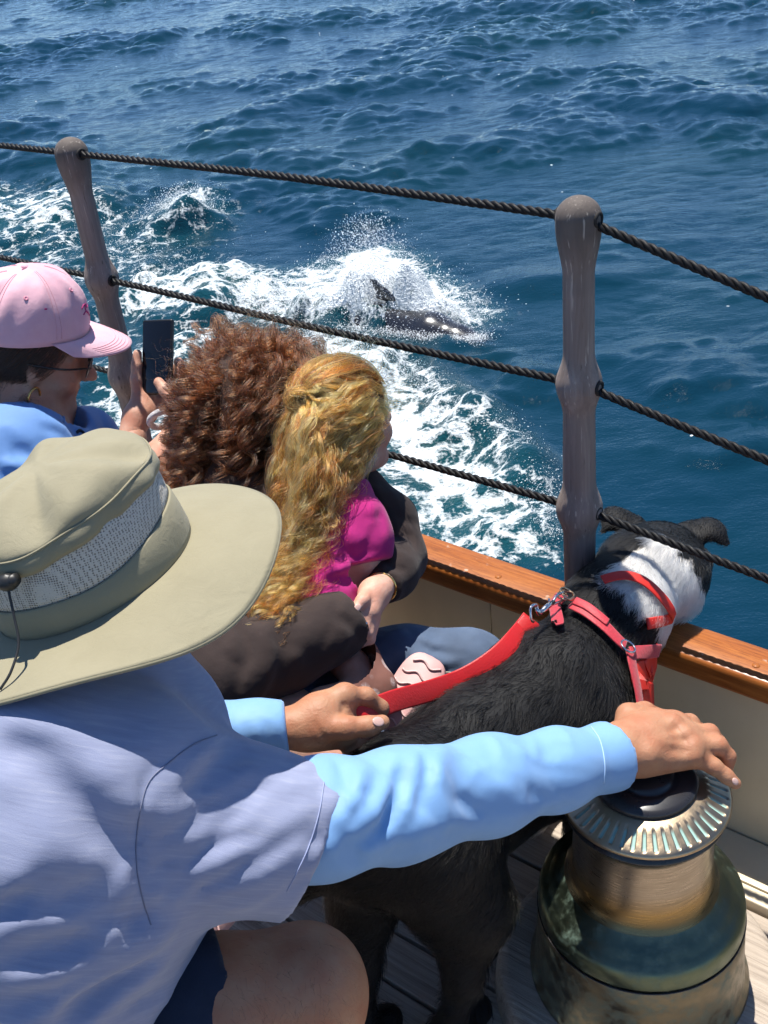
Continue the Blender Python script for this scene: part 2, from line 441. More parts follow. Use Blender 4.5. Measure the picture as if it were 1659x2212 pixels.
h1, a1, b1 = tile_at(T1, GX, GY); h2, a2, b2 = tile_at(T2, GX, GY, .6); h3, a3, b3 = tile_at(T3, GX, GY, .2)
# foam cover: patches on the water, given by their outlines on the surface
def soft_poly(pts, soft):
    q = np.array([PZ(x, y, SEA)[:2] for x, y in pts])
    m = (GX > q[:, 0].min()-2*soft) & (GX < q[:, 0].max()+2*soft) & (GY > q[:, 1].min()-2*soft) & (GY < q[:, 1].max()+2*soft)
    x, y = GX[m], GY[m]; ins = np.zeros(len(x), bool); d = np.full(len(x), 9.)
    for i in range(len(q)):
        a, b = q[i], q[(i+1) % len(q)]
        c = ((a[1] > y) != (b[1] > y)); xi = (b[0]-a[0])*(y-a[1])/(b[1]-a[1]+1e-12)+a[0]; ins ^= c & (x < xi)
        e_ = b-a; t = np.clip(((x-a[0])*e_[0]+(y-a[1])*e_[1])/(e_@e_+1e-12), 0, 1); d = np.minimum(d, np.hypot(x-a[0]-t*e_[0], y-a[1]-t*e_[1]))
    o = np.zeros_like(GX); o[m] = np.clip(.5+np.where(ins, d, -d)/(2*soft), 0, 1); return o
def union(*f):
    r = np.zeros_like(GX)
    for q in f: r = np.maximum(r, q)
    return r
FO_BOW = soft_poly([(1215, 1215), (1195, 1090), (1120, 950), (1010, 870), (930, 815), (870, 760), (760, 735), (640, 740), (480, 720), (330, 760), (200, 790), (200, 1000), (600, 1200)], .16)
FO_SPLASH = soft_poly([(240, 640), (330, 590), (470, 575), (600, 600), (700, 560), (790, 535), (900, 550), (980, 620), (1055, 690), (960, 735), (800, 720), (650, 725), (480, 690), (330, 690), (230, 680)], .22)
FO_LEFT = soft_poly([(-80, 400), (60, 405), (170, 425), (235, 455), (200, 500), (120, 520), (-80, 540)], .3)
FO_LEFT2 = soft_poly([(330, 455), (400, 415), (455, 425), (490, 465), (420, 490), (345, 500)], .22)
FO_MIST = soft_poly([(-60, 440), (240, 440), (500, 455), (420, 530), (470, 590), (650, 640), (720, 760), (300, 820), (130, 640), (-60, 590)], .5)
foam = union(.66*soft_poly([(560, 745), (760, 735), (860, 800), (960, 900), (1060, 1010), (1120, 1140), (1000, 1120), (860, 1000), (740, 880)], .12), .95*soft_poly([(690, 640), (760, 540), (850, 530), (920, 590), (990, 650), (1020, 700), (880, 720), (700, 710)], .12), .45*FO_BOW, .54*FO_SPLASH, .40*FO_LEFT, .46*FO_LEFT2, .27*FO_MIST)
rough = np.clip(foam*1.3, 0, 1)
hz = h1*att1 + h2*att2*(1+1.1*rough) + h3*att3 + h5*att5
# the bow wave thrown off by the hull and the hump of water over the dolphin
ZX = GX + att1*1.0*a1 + att2*.9*a2; ZY = GY + att1*1.0*b1 + att2*.9*b2
dol = PZ(880, 690, SEA); dd = np.hypot((GX-dol[0])*.62+(GY-dol[1])*.1, (GY-dol[1]))
T4 = ocean_tile(256, 2.1, .8, math.radians(-60), 15, 1.0, .03); h4 = tile_at(T4, GX, GY, 1.1)[0]
def bump_at(x, y, rx, ry, amp):
    c_ = PZ(x, y, SEA); return amp*np.exp(-(((GX-c_[0])/rx)**2+((GY-c_[1])/ry)**2))
splash_h = bump_at(800, 690, .30, .22, .26) + bump_at(880, 690, .28, .20, .16) + bump_at(700, 690, .35, .22, .08) + bump_at(600, 670, .5, .25, .04) + bump_at(415, 480, .28, .2, .12)
hz += splash_h*np.clip(.7+.32*h4, .25, 1.35) + .03*FO_SPLASH*np.clip(h4, -.5, 2) + .045*FO_BOW*np.clip(h2/.011, -.4, 2)*.6
ridge = np.array([PZ(x, y, SEA)[:2] for x, y in ((1215, 1200), (1150, 1010), (1040, 900), (930, 820))])
for i in range(3):
    a, b = ridge[i], ridge[i+1]; e_ = b-a; t = np.clip(((GX-a[0])*e_[0]+(GY-a[1])*e_[1])/(e_@e_), 0, 1)
    hz = np.maximum(hz, hz*.6 + .075*np.exp(-(((GX-a[0]-t*e_[0])**2+(GY-a[1]-t*e_[1])**2)/.12**2)))
# swell line just beyond the far post
crest = np.array([PZ(x, y, SEA)[:2] for x, y in ((1000, 640), (1150, 610), (1300, 600), (1420, 625))])
for i in range(3):
    a, b = crest[i], crest[i+1]; e_ = b-a; t = np.clip(((GX-a[0])*e_[0]+(GY-a[1])*e_[1])/(e_@e_), 0, 1)
    tw = np.clip(np.minimum((i+t)/1.2, (3-i-t)/1.2), 0, 1); tw = tw*tw*(3-2*tw)
    hz = hz + .03*tw*np.exp(-(((GX-a[0]-t*e_[0])**2+(GY-a[1]-t*e_[1])**2)/.22**2))
sv = np.stack([ZX, ZY, SEA+hz], -1).reshape(-1, 3); nx_, ny_ = GX.shape
ii = np.arange(nx_*ny_).reshape(nx_, ny_)
sf = np.stack([ii[:-1, :-1], ii[1:, :-1], ii[1:, 1:], ii[:-1, 1:]], -1).reshape(-1, 4)
m = N('sea_water')
c = m.co()
fa = m.n('Attribute', attribute_name='foam').outputs['Fac']
w1 = m.n('TexNoise', {'Vector': c, 'Scale': 2.3, 'Detail': 3.0}).outputs['Color']
cw = m.n('VectorMath', {0: c, 1: m.n('VectorMath', {0: w1, 'Scale': .42}, operation='SCALE').outputs[0]}, operation='ADD').outputs[0]
lace = m.n('TexVoronoi', {'Vector': cw, 'Scale': 5.5}, feature='DISTANCE_TO_EDGE').outputs[0]
lace2 = m.n('TexVoronoi', {'Vector': cw, 'Scale': 17.0}, feature='DISTANCE_TO_EDGE').outputs[0]
fn = m.noise(7.0, 5, cw, .66); fn2 = m.noise(55, 2, c, .7)
lc = m.math('ADD', m.mr(lace, 0, .28, .30, -.14), m.mr(lace2, 0, .22, .14, -.08))
dens = m.math('ADD', m.math('ADD', fa, m.math('MULTIPLY', m.math('SUBTRACT', fn, .5), 1.25)), m.math('ADD', lc, m.math('MULTIPLY', m.math('SUBTRACT', fn2, .5), .75)))
gate = m.mr(fa, .02, .3, 0, 1)
fm = m.math('MULTIPLY', m.mr(dens, .44, .84, 0, 1), gate)
# scattered bubbles out on the clear water
bub = m.n('TexVoronoi', {'Vector': m.co((1, 1, .3)), 'Scale': 4.2, 'Randomness': 1.0}, feature='F1')
bubm = m.math('MULTIPLY', m.mr(bub.outputs['Distance'], .035, .05, 1, 0), m.mr(m.noise(.7, 2), .5, .62, 0, 1))
fm2 = m.math('MAXIMUM', fm, m.math('MULTIPLY', bubm, .75))
aer = m.mr(fa, .05, .8, 0, 1)                                        # air stirred into the water turns it greener and paler
body = m.mix(aer, (.0018, .023, .045), (.010, .078, .085))
body = m.mix(m.mr(m.noise(.35, 2), .4, .65, 0, .6), body, (.003, .028, .036))
col = m.mix(fm2, body, (.66, .71, .735))
rip = m.noise(9, 4, m.co((.6, 1.3, 1), (0, 0, .1)), .64); rip2 = m.noise(85, 2)
hb = m.math('ADD', m.math('MULTIPLY', rip, 1.0), m.math('MULTIPLY', rip2, .30))
nb = m.bump(hb, .40, .020)
nb = m.bump(m.math('MULTIPLY', fa, fn2), .8, .04, nb)
m.set(Base_Color=col, Roughness=m.mr(fm2, 0, 1, .02, .85), IOR=1.333, Normal=nb, Specular_IOR_Level=.5)
sea = mesh_obj('sea', sv, sf, m.m); props(sea, 'deep blue rippled sea with white wake foam beside the boat', None, None, 'structure')
attr(sea, 'foam', foam.reshape(-1))
# water thrown up: drops and flecks, nobody could count them
def spray(name, label, centres, mat, seed):
    r = np.random.default_rng(seed); bv = np.array([(1, 0, 0), (0, 1, 0), (-1, 0, 0), (0, -1, 0), (0, 0, 1), (0, 0, -1)], float); bf = np.array([(0, 1, 4), (1, 2, 4), (2, 3, 4), (3, 0, 4), (1, 0, 5), (2, 1, 5), (3, 2, 5), (0, 3, 5)])
    n = len(centres); rad = centres[:, 3]
    S = 1 + r.normal(size=(n, 1, 3))*.35
    vs = centres[:, None, :3] + bv[None]*rad[:, None, None]*S
    fs = bf[None] + (np.arange(n)*len(bv))[:, None, None]
    o = mesh_obj(name, vs.reshape(-1, 3), fs.reshape(-1, 3), mat); props(o, label, None, None, 'stuff'); return o
m = N('spray_water'); m.set(Base_Color=(.93, .95, .96), Roughness=.35, IOR=1.33, Specular_IOR_Level=.6)
M_SPRAY = m.m
def spray_cloud(pts, n, up, spread, rmin, rmax, seed, power=1.6):
    r = np.random.default_rng(seed); pts = np.asarray(pts, float)            # (x, y, height factor) along the splash
    c = catmull(pts, n); i = r.permutation(n); c = c[i]
    q = np.array([PZ(x, y, SEA) for x, y, _ in c])
    hgt = up*c[:, 2]*r.random(n)**power
    q[:, :2] += r.normal(size=(n, 2))*spread*(.4+.6*r.random((n, 1))); q[:, 2] += hgt + .03
    rad = rmin + (rmax-rmin)*r.random(n)**4
    return np.column_stack([q, rad])
cl = [spray_cloud([(480, 650, .4), (600, 660, .6), (700, 680, 1.2), (790, 685, 1.7), (860, 685, 1.6), (940, 690, 1.1), (1010, 705, .5)], 30000, .20, .15, .0010, .0048, 1, 1.9),
      spray_cloud([(700, 685, 1.0), (790, 675, 1.9), (830, 675, 1.8), (880, 680, 1.2)], 16000, .30, .10, .0010, .0042, 2, 1.5),
      spray_cloud([(760, 720, .5), (880, 735, .4), (990, 745, .4), (1050, 740, .2)], 4000, .06, .05, .0010, .004, 3),
      spray_cloud([(340, 485, .5), (400, 480, 1.2), (450, 478, .9)], 9000, .22, .12, .0010, .0048, 4),
      spray_cloud([(0, 500, .4), (100, 490, .5), (220, 520, .4), (330, 590, .4), (480, 640, .5)], 5000, .07, .3, .0012, .0045, 5),
      spray_cloud([(640, 740, .6), (760, 745, .7), (900, 830, .8), (1040, 920, .9), (1150, 1030, .9), (1205, 1180, .8)], 12000, .09, .08, .0008, .0035, 6)]
spray('splash_spray', 'white spray thrown up around the surfacing dolphin and along the wake', np.vstack(cl), M_SPRAY, 11)

# ------------------------------------------------------------------ dolphin
def at_sea(x, y, dz): q = PZ(x, y, SEA+dz); return q
tip = at_sea(1090, 744, .0); hd = at_sea(1010, 722, .03); bk = at_sea(860, 690, .02)
ax_ = nz(tip-bk); ax_[2] = 0; ax_ = nz(ax_); sd = nz(np.cross(ax_, (0, 0, 1)))
def dp(t, u, z): return np.array([bk[0], bk[1], SEA]) + ax_*t + sd*u + V(0, 0, z)
Ld = float((tip-bk) @ ax_)
S = Sdf(np.array([bk[0], bk[1], SEA])-V(1.6, 1.0, .62), np.array([bk[0], bk[1], SEA])+V(1.2, 1.0, .55), .0135)
S.chain([dp(-1.15, 0, -.38), dp(-.7, 0, -.16), dp(-.2, 0, -.045), dp(.25, 0, -.055), dp(Ld-.32, 0, -.065), dp(Ld-.17, 0, -.085)], [.05, .10, .150, .150, .115, .075], .04)
S.chain([dp(Ld-.2, 0, -.125), dp(Ld-.02, 0, -.15)], [.045, .022], .03)                            # beak
S.ell(dp(Ld-.24, 0, -.06), (.10, .075, .075), (ax_, sd, (0, 0, 1)), .05)                          # melon
fb = dp(-.06, 0, .10)
for q in np.linspace(0, 1, 30):                                                                   # swept dorsal fin
    S.cone(fb+ax_*(.07-.14*q-.03*q*q)+V(0, 0, .035+.115*q), fb+ax_*(-.08-.06*q+.07*(q*(1-q)))+V(0, 0, .035+.115*q), .014-.006*q, .012-.006*q, .006)
for sg in (-1, 1):
    S.cone(dp(.35, sg*.12, -.12), dp(.18, sg*.36, -.22), .045, .015, .03, flat=(0, 0, 1), fs=.4)
    S.cone(dp(-1.2, 0, -.38), dp(-1.38, sg*.24, -.42), .06, .02, .03, flat=(0, 0, 1), fs=.35)
m = N('dolphin_hide'); g = m.n('NewGeometry'); nrm = m.n('SeparateXYZ', {0: g.outputs['Normal']}).outputs[2]
pz = m.n('SeparateXYZ', {0: g.outputs['Position']}).outputs[2]
cc = m.mix(m.mr(pz, SEA-.16, SEA-.05, 0, 1), (.30, .30, .29), (.016, .016, .020))
m.set(Base_Color=cc, Roughness=.22, Specular_IOR_Level=.6, Coat_Weight=.5, Coat_Roughness=.08)
vs, fs = S.poly(); dolphin = mesh_obj('dolphin', relax(vs, fs, 1), fs, m.m)
props(dolphin, 'dark dolphin surfacing in white spray with its curved fin up', 'dolphin')
# ================================================================== the boat
BE = V(math.cos(math.radians(-41)), math.sin(math.radians(-41)), 0); BN = V(-BE[1], BE[0], 0)    # along the rail, outboard
def B(s, n, z): return BE*s + BN*n + V(0, 0, z)
def boat_box(s0, s1, n0, n1, z0, z1, bev=.0): return box_geo(B((s0+s1)/2, (n0+n1)/2, (z0+z1)/2), BE, BN, (0, 0, 1), s1-s0, n1-n0, z1-z0, bev)
BROT = (0, 0, math.radians(41))
# weathered deck planks
m = N('weathered_teak'); tc = m.n('TexCoord'); oi = m.n('ObjectInfo')
rv = m.n('VectorRotate', {'Vector': tc.outputs['Object'], 'Angle': math.radians(41)}, rotation_type='Z_AXIS').outputs[0]
off = m.n('VectorMath', {0: rv, 1: m.n('CombineXYZ', {0: m.math('MULTIPLY', oi.outputs['Random'], 37.0), 1: m.math('MULTIPLY', oi.outputs['Random'], 11.0)}).outputs[0]}, operation='ADD').outputs[0]
gr = m.n('Mapping', {'Vector': off, 'Scale': (4, 150, 60)}).outputs[0]
g1 = m.noise(1.0, 6, gr, .65, .6); g2 = m.noise(2.6, 4, m.n('Mapping', {'Vector': off, 'Scale': (6, 300, 100)}).outputs[0], .7); blot = m.noise(7, 4, off)
cc = m.ramp(g1, [(.28, (.20, .16, .125)), (.5, (.43, .36, .29)), (.72, (.56, .48, .39))])
cc = m.mix(m.mr(g2, .55, .72, 0, .65), cc, (.10, .08, .066))
cc = m.mix(m.mr(blot, .35, .7, 0, .4), cc, (.40, .34, .285))
cc = m.mix(m.mr(oi.outputs['Random'], 0, 1, .0, .28), cc, (.22, .18, .15))
m.set(Base_Color=cc, Roughness=.82, Normal=m.bump(g2, .5, .002, m.bump(g1, .6, .004)), Specular_IOR_Level=.3); M_DECK = m.m
M_CAULK = plain('black_caulk', (.012, .012, .012), .6, scale=90)
deck = obj('deck', boat_box(-4, 3.2, -1.6, 1.30, -.09, -.028), M_CAULK, smooth=False)
props(deck, 'weathered grey teak deck of long narrow planks with dark caulked seams', None, None, 'structure')
PW_ = .0767; n1 = 1.133
for i in range(26):
    a1_ = n1-i*PW_; a0_ = a1_-PW_; cuts = [-4+.13*((i*7) % 9), -1.9+.42*((i*5) % 4), .35+.3*((i*3) % 5), 3.2]
    if i == 0: a1_, a0_ = 1.168, n1-PW_
    for j in range(3):
        obj('plank', boat_box(cuts[j]+.003, cuts[j+1]-.003, a0_+.0035, a1_-.0035, -.028, 0+.0006*((i*3+j) % 3), .0018), M_DECK, deck, smooth=False)
# painted waterway, bulwark and varnished cap
m = N('cream_paint'); a = m.noise(9, 5); b = m.noise(260, 3); dr = m.noise(3.0, 5, m.co((1, 1, .25)))
cc = m.mix(m.mr(a, .35, .7, 0, 1), (.70, .60, .42), (.64, .54, .365)); cc = m.mix(m.mr(m.noise(330, 2), .70, .78, 0, .5), cc, (.25, .2, .14))
cc = m.mix(m.mr(dr, .48, .72, 0, .5), cc, (.42, .37, .27))
m.set(Base_Color=cc, Roughness=.42, Normal=m.bump(b, .12, .001, m.bump(a, .08, .01)), Coat_Weight=.15, Coat_Roughness=.3); M_CREAM = m.m
ww = obj('waterway', boat_box(-4, 3.2, 1.170, 1.288, -.05, .016, .004), M_CREAM, None, False)
props(ww, 'cream painted waterway board along the foot of the bulwark', None, None, 'structure')
obj('moulding', boat_box(-4, 3.2, 1.196, 1.208, .016, .021, .002), M_CREAM, ww, False)
bul = empty('bulwark', B(-.7, 1.315, 0), 'low cream bulwark with varnished teak cap rail along the deck edge', 'bulwark')
for s0, s1 in ((-4, -2.2), (-2.2, -.9), (-.9, .52), (.52, 3.2)):
    obj('wall_panel', boat_box(s0+.0008, s1-.0008, 1.290, 1.345, -.06, .318, .002), M_CREAM, bul, False)
m = N('varnished_teak'); tc = m.n('TexCoord'); oi = m.n('ObjectInfo')
rv = m.n('VectorRotate', {'Vector': tc.outputs['Object'], 'Angle': math.radians(41)}, rotation_type='Z_AXIS').outputs[0]
g1 = m.noise(1.0, 6, m.n('Mapping', {'Vector': rv, 'Scale': (7, 130, 130)}).outputs[0], .62, .8); g2 = m.noise(1.0, 3, m.n('Mapping', {'Vector': rv, 'Scale': (45, 900, 900)}).outputs[0], .6); g3 = m.noise(5, 3, rv)
cc = m.ramp(g1, [(.25, (.13, .032, .007)), (.5, (.29, .085, .016)), (.75, (.42, .15, .032))])
cc = m.mix(m.mr(g2, .54, .68, 0, .75), cc, (.10, .028, .008)); cc = m.mix(m.mr(g3, .4, .7, 0, .45), cc, (.38, .135, .030))
wear = m.mr(m.noise(26, 5, rv), .66, .72, 0, 1)
cc = m.mix(m.math('MULTIPLY', wear, .7), cc, (.55, .46, .36))
m.set(Base_Color=cc, Roughness=m.mr(g2, .3, .7, .42, .6), Normal=m.bump(g2, .12, .001, m.bump(g1, .1, .003)), Coat_Weight=.08, Coat_Roughness=.2, Specular_IOR_Level=.2); M_VARN = m.m
for s0, s1 in ((-4, -2.45), (-2.45, -.47+.8), (.33, 3.2)):
    vs, fs = [], []
    prof = [(1.276, .322), (1.2745, .328), (1.2745, .350), (1.2762, .3575), (1.280, .3603), (1.318, .3615), (1.349, .360), (1.357, .355), (1.3605, .346), (1.3605, .328), (1.359, .322)]
    k = len(prof); ns = 12
    for i in range(ns+1):
        for a, b in prof: vs.append(B(s0+.0006+(s1-s0-.0012)*i/ns, a, b))
    fs = [[i*k+j, i*k+(j+1) % k, (i+1)*k+(j+1) % k, (i+1)*k+j] for i in range(ns) for j in range(k)] + [list(range(k)), [ns*k+j for j in range(k)][::-1]]
    cap_ = mesh_obj('cap_rail', vs, fs, M_VARN, bul)
    for s_ in np.arange(s0+.18, s1, .46):
        obj('bung', lathe_geo([(.0001, .3622), (.0058, .3622), (.0062, .3612)], B(s_, 1.318+.012*(1 if int(s_*10) % 2 else -1), 0), 20, cap=False), M_VARN, cap_)
hullm = plain('white_hull', (.62, .62, .58), .3, scale=3)
hv = []; hp = [(1.345, .30), (1.352, .0), (1.33, -.5), (1.25, -1.0), (1.05, -1.7)]
for s_ in np.linspace(-4, 3.2, 30):
    for a, b in hp: hv.append(B(s_, a, b))
k = len(hp)
hull = mesh_obj('hull', hv, [[i*k+j, i*k+j+1, (i+1)*k+j+1, (i+1)*k+j] for i in range(29) for j in range(k-1)], hullm, bul)

# ------------------------------------------------------------------ stanchions and lifelines
m = N('grey_weathered_post'); c = m.co((1, 1, .06)); a = m.noise(60, 5, c, .6, .5); b = m.noise(210, 3, m.co((1, 1, .05)), .6); h_ = m.n('SeparateXYZ', {0: m.n('NewGeometry').outputs['Position']}).outputs[2]
cc = m.ramp(a, [(.25, (.16, .125, .108)), (.55, (.25, .20, .175)), (.8, (.35, .295, .26))])
hd_ = m.mr(m.math('ADD', h_, m.math('MULTIPLY', m.noise(14, 3), .12)), .98, 1.08, 0, .8)
cc = m.mix(hd_, cc, (.085, .072, .064)); cc = m.mix(m.mr(b, .62, .70, 0, .65), cc, (.48, .42, .36)); cc = m.mix(m.mr(b, .36, .28, 0, .7), cc, (.05, .04, .035))
crk = m.mr(m.noise(40, 2, m.co((1, 1, .1), (0, 0, .3)), .5, 2.0), .485, .5, 0, 1)
m.set(Base_Color=cc, Roughness=.74, Normal=m.bump(b, .35, .002, m.bump(a, .3, .003)), Specular_IOR_Level=.25); M_POST = m.m
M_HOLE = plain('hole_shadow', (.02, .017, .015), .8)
KZ = (1.011, .7605, .5425)
def post_profile(z):
    R = .0242 + .0016*math.sin((z-.36)*9)
    out = R
    hh = KZ[0]
    if z > hh-.012: out = math.sqrt(max(0, .0318**2-(max(0, abs(z-hh)-0)*1.08)**2)) if z > hh else .0318
    elif z > hh-.085:
        t = (z-(hh-.085))/.073; out = .0222+(.0318-.0222)*t**2.0*(3-2*t)
    for kz in KZ[1:]:
        d = abs(z-kz)/.052
        if d < 1: out = max(out, R+.0112*(math.cos(math.pi*d)*.5+.5)**1.15)
    return out
def stanchion(s_, label, dz=(0, 0, 0), hfac=1.0):
    zs = np.concatenate([np.linspace(.3605, .98, 74), np.linspace(.985, 1.011, 6), 1.011+.0293*np.sin(np.linspace(.1, 1.5, 9))])
    prof = [(max(.002, post_profile(z)), (z-.36)*hfac+.36) for z in zs]
    b0 = B(s_, 1.318, 0)
    r = empty('stanchion', B(s_, 1.318, .36), label, 'stanchion', 'turned wooden stanchions on the rail')
    o = obj('post', lathe_geo(prof, b0, 48), M_POST, r)
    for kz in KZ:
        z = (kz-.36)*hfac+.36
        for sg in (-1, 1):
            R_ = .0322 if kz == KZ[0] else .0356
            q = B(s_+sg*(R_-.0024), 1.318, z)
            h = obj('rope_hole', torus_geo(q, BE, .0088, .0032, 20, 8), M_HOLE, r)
    return r
SR, SL, SX = -.737, -1.828, .40
stanchion(SR, 'turned grey wooden stanchion rising from the rail behind the dog')
stanchion(SL, 'turned grey wooden stanchion behind the woman in the pink cap')
stanchion(SX, 'shorter turned wooden stanchion further forward along the rail', hfac=.62)
m = N('black_rope'); a = m.noise(160, 3); m.set(Base_Color=m.mix(m.mr(a, .35, .7, 0, 1), (.005, .005, .0055), (.013, .012, .012)), Roughness=.5, Normal=m.bump(m.noise(700, 2), .4, .001), Specular_IOR_Level=.22); M_ROPE = m.m
def rope(name, z, label):
    zz = lambda k_: (k_-.36)*.62+.36
    ctrl = [(-2.95, z-.012), (SL, z), ((SL+SR)/2, z+(.006 if z > .9 else -.004)), (SR, z)]
    L1 = [B(s_, 1.318, q) for s_, q in ctrl]
    s2 = np.linspace(SR, SX, 6); z2 = z + (zz(z)-z)*(s2-SR)/(SX-SR) - (.02 if z > .6 else .012)*np.sin(np.linspace(0, math.pi, 6))
    pts = [L1[0]] + [B(a_, 1.318, q) for a_, q in zip(np.linspace(-2.9, SL, 4), np.linspace(z-.012, z, 4))][1:]
    c1 = catmull(L1, 420); c2 = catmull([B(a_, 1.318, q) for a_, q in zip(s2, z2)], 200); c = np.vstack([c1, c2[1:]])
    d = np.r_[0, np.cumsum(np.linalg.norm(np.diff(c, axis=0), axis=1))]; T = np.gradient(c, axis=0); parts = []
    for j in range(3):
        ph = d*2*math.pi/.044 + j*2*math.pi/3; q = []
        for i in range(len(c)):
            a_, b_ = frame_of(T[i]); q.append(c[i] + .0036*(math.cos(ph[i])*a_ + math.sin(ph[i])*b_))
        parts.append(tube_geo(q, .0035, 7))
    o = obj(name, join_geo(parts), M_ROPE); return props(o, label, 'rope', 'twisted black lifeline ropes')
rope('lifeline_rope', KZ[0], 'topmost black twisted lifeline rope through the stanchion heads')
rope('lifeline_rope', KZ[1], 'middle black twisted lifeline rope through the stanchions')
rope('lifeline_rope', KZ[2], 'lowest black twisted lifeline rope passing over the dog\'s neck')

# ------------------------------------------------------------------ bronze winch on its round wooden pad
WC = V(.293, 1.006, 0)
def bronze(name, polish, patina, dark):
    m = N(name); a = m.noise(9, 6, None, .65); b = m.noise(60, 5, None, .65); f = m.noise(300, 3)
    pz = m.n('SeparateXYZ', {0: m.n('NewGeometry').outputs['Position']}).outputs[2]
    base = m.mix(m.mr(a, .35, .7, 0, 1), polish, dark)
    low = m.mr(pz, .05, .16, .35, 0) if patina > .5 else 0.0
    pm = m.math('ADD', m.mr(m.math('ADD', a, m.math('MULTIPLY', b, .7)), .86-patina*.12, 1.02-patina*.12, 0, 1), low) if patina > 0 else m.math('MULTIPLY', b, 0.0)
    pm = m.math('MULTIPLY', m.math('MULTIPLY', m.math('MINIMUM', pm, 1.0), m.mr(b, .35, .75, .15, 1.0)), .55)
    at_ = m.n('Attribute', attribute_name='slot').outputs['Fac']; pm = m.math('MAXIMUM', pm, at_)
    ver = m.mix(at_, m.mix(f, (.085, .145, .12), (.17, .26, .22)), (.30, .47, .42))
    m.set(Base_Color=m.mix(pm, base, ver), Metallic=m.mr(pm, 0, 1, 1, .05), Roughness=m.math('ADD', m.mr(b, .3, .7, .28, .48), m.math('MULTIPLY', pm, .35)), Normal=m.bump(f, .10, .001, m.bump(b, .10, .003)))
    return m.m
M_BR_TOP = bronze('polished_bronze', (.42, .33, .225), .0, (.27, .205, .135))
M_BR_BELL = bronze('dark_green_bronze', (.135, .165, .115), .2, (.08, .115, .09))
M_BR_BASE = bronze('verdigris_bronze', (.20, .175, .125), .62, (.115, .11, .085))
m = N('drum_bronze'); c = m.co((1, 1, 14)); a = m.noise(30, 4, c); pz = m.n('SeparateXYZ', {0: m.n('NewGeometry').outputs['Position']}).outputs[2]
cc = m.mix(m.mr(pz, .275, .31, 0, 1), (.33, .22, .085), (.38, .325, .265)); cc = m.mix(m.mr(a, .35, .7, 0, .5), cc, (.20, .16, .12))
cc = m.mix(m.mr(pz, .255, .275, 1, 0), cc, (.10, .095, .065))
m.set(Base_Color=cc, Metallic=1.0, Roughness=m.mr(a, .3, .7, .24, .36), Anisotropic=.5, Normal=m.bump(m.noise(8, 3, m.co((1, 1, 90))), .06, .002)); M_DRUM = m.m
M_BLACK = plain('satin_black', (.022, .021, .023), .28, scale=25, bump=.06)
pad = obj('winch_pad', lathe_geo([(.0, .05), (.186, .0505), (.197, .0475), (.2015, .041), (.208, .012), (.209, .0018)], WC, 96, cap=False), M_DECK)
props(pad, 'round weathered wooden pad under the bronze winch', 'winch pad')
w = empty('winch', WC+V(0, 0, .0505), 'bronze sheet winch with verdigris patches standing on a round wooden pad', 'winch')
obj('base', lathe_geo([(.02, .0508), (.154, .0508), (.1555, .054), (.154, .058), (.149, .066), (.147, .078), (.1455, .10), (.1430, .15), (.1415, .181), (.139, .184)], WC, 96, cap=False), M_BR_BASE, w)
obj('bell', lathe_geo([(.137, .182), (.137, .187), (.1405, .1875), (.141, .190), (.1403, .205), (.1388, .213), (.135, .2195), (.129, .2235), (.124, .228), (.120, .2325), (.1155, .236), (.108, .2415), (.102, .249)], WC, 96, cap=False), M_BR_BELL, w)
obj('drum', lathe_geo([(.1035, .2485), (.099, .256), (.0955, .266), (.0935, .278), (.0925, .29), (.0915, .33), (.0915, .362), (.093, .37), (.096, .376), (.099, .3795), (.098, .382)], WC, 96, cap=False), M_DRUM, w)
obj('rope_groove', lathe_geo([(.085, .380), (.101, .381), (.1045, .3845), (.1050, .388), (.098, .391), (.097, .395), (.1, .397)], WC, 96, cap=False), M_BLACK, w)
K_ = 46*12; prof = [(.097, .3975), (.1065, .3985), (.1092, .4015), (.1090, .405), (.1062, .4075), (.1035, .409), (.1010, .4103), (.097, .4122), (.092, .4146), (.087, .417), (.0835, .4188), (.080, .4204), (.074, .4225), (.060, .425)]
vs, fs = lathe_geo(prof, WC, K_, cap=False); vs = np.array(vs); sl = np.zeros(len(vs))
for i, (r_, h__) in enumerate(prof):
    for j in range(K_):
        if .0832 < r_ < .1020 and (j % 12) in (0, 1, 2, 3): sl[i*K_+j] = 1
        d_ = 1 if (.0832 < r_ < .1020 and (j % 12) in (0, 1, 2, 3)) else 0
        if d_: vs[i*K_+j, 2] -= .0030
td = mesh_obj('slotted_disc', vs, fs, M_BR_TOP, w); attr(td, 'slot', sl)
obj('cover', lathe_geo([(.0665, .424), (.0670, .428), (.0655, .4315), (.0600, .4345), (.046, .4365), (.044, .4368), (.040, .4352), (.036, .4352), (.0355, .438), (.031, .4405), (.0, .441)], WC, 64, cap=False), M_BLACK, w)
obj('seam_ring', torus_geo(WC+V(0, 0, .1838), (0, 0, 1), .1412, .0012, 96, 6), M_BLACK, w)
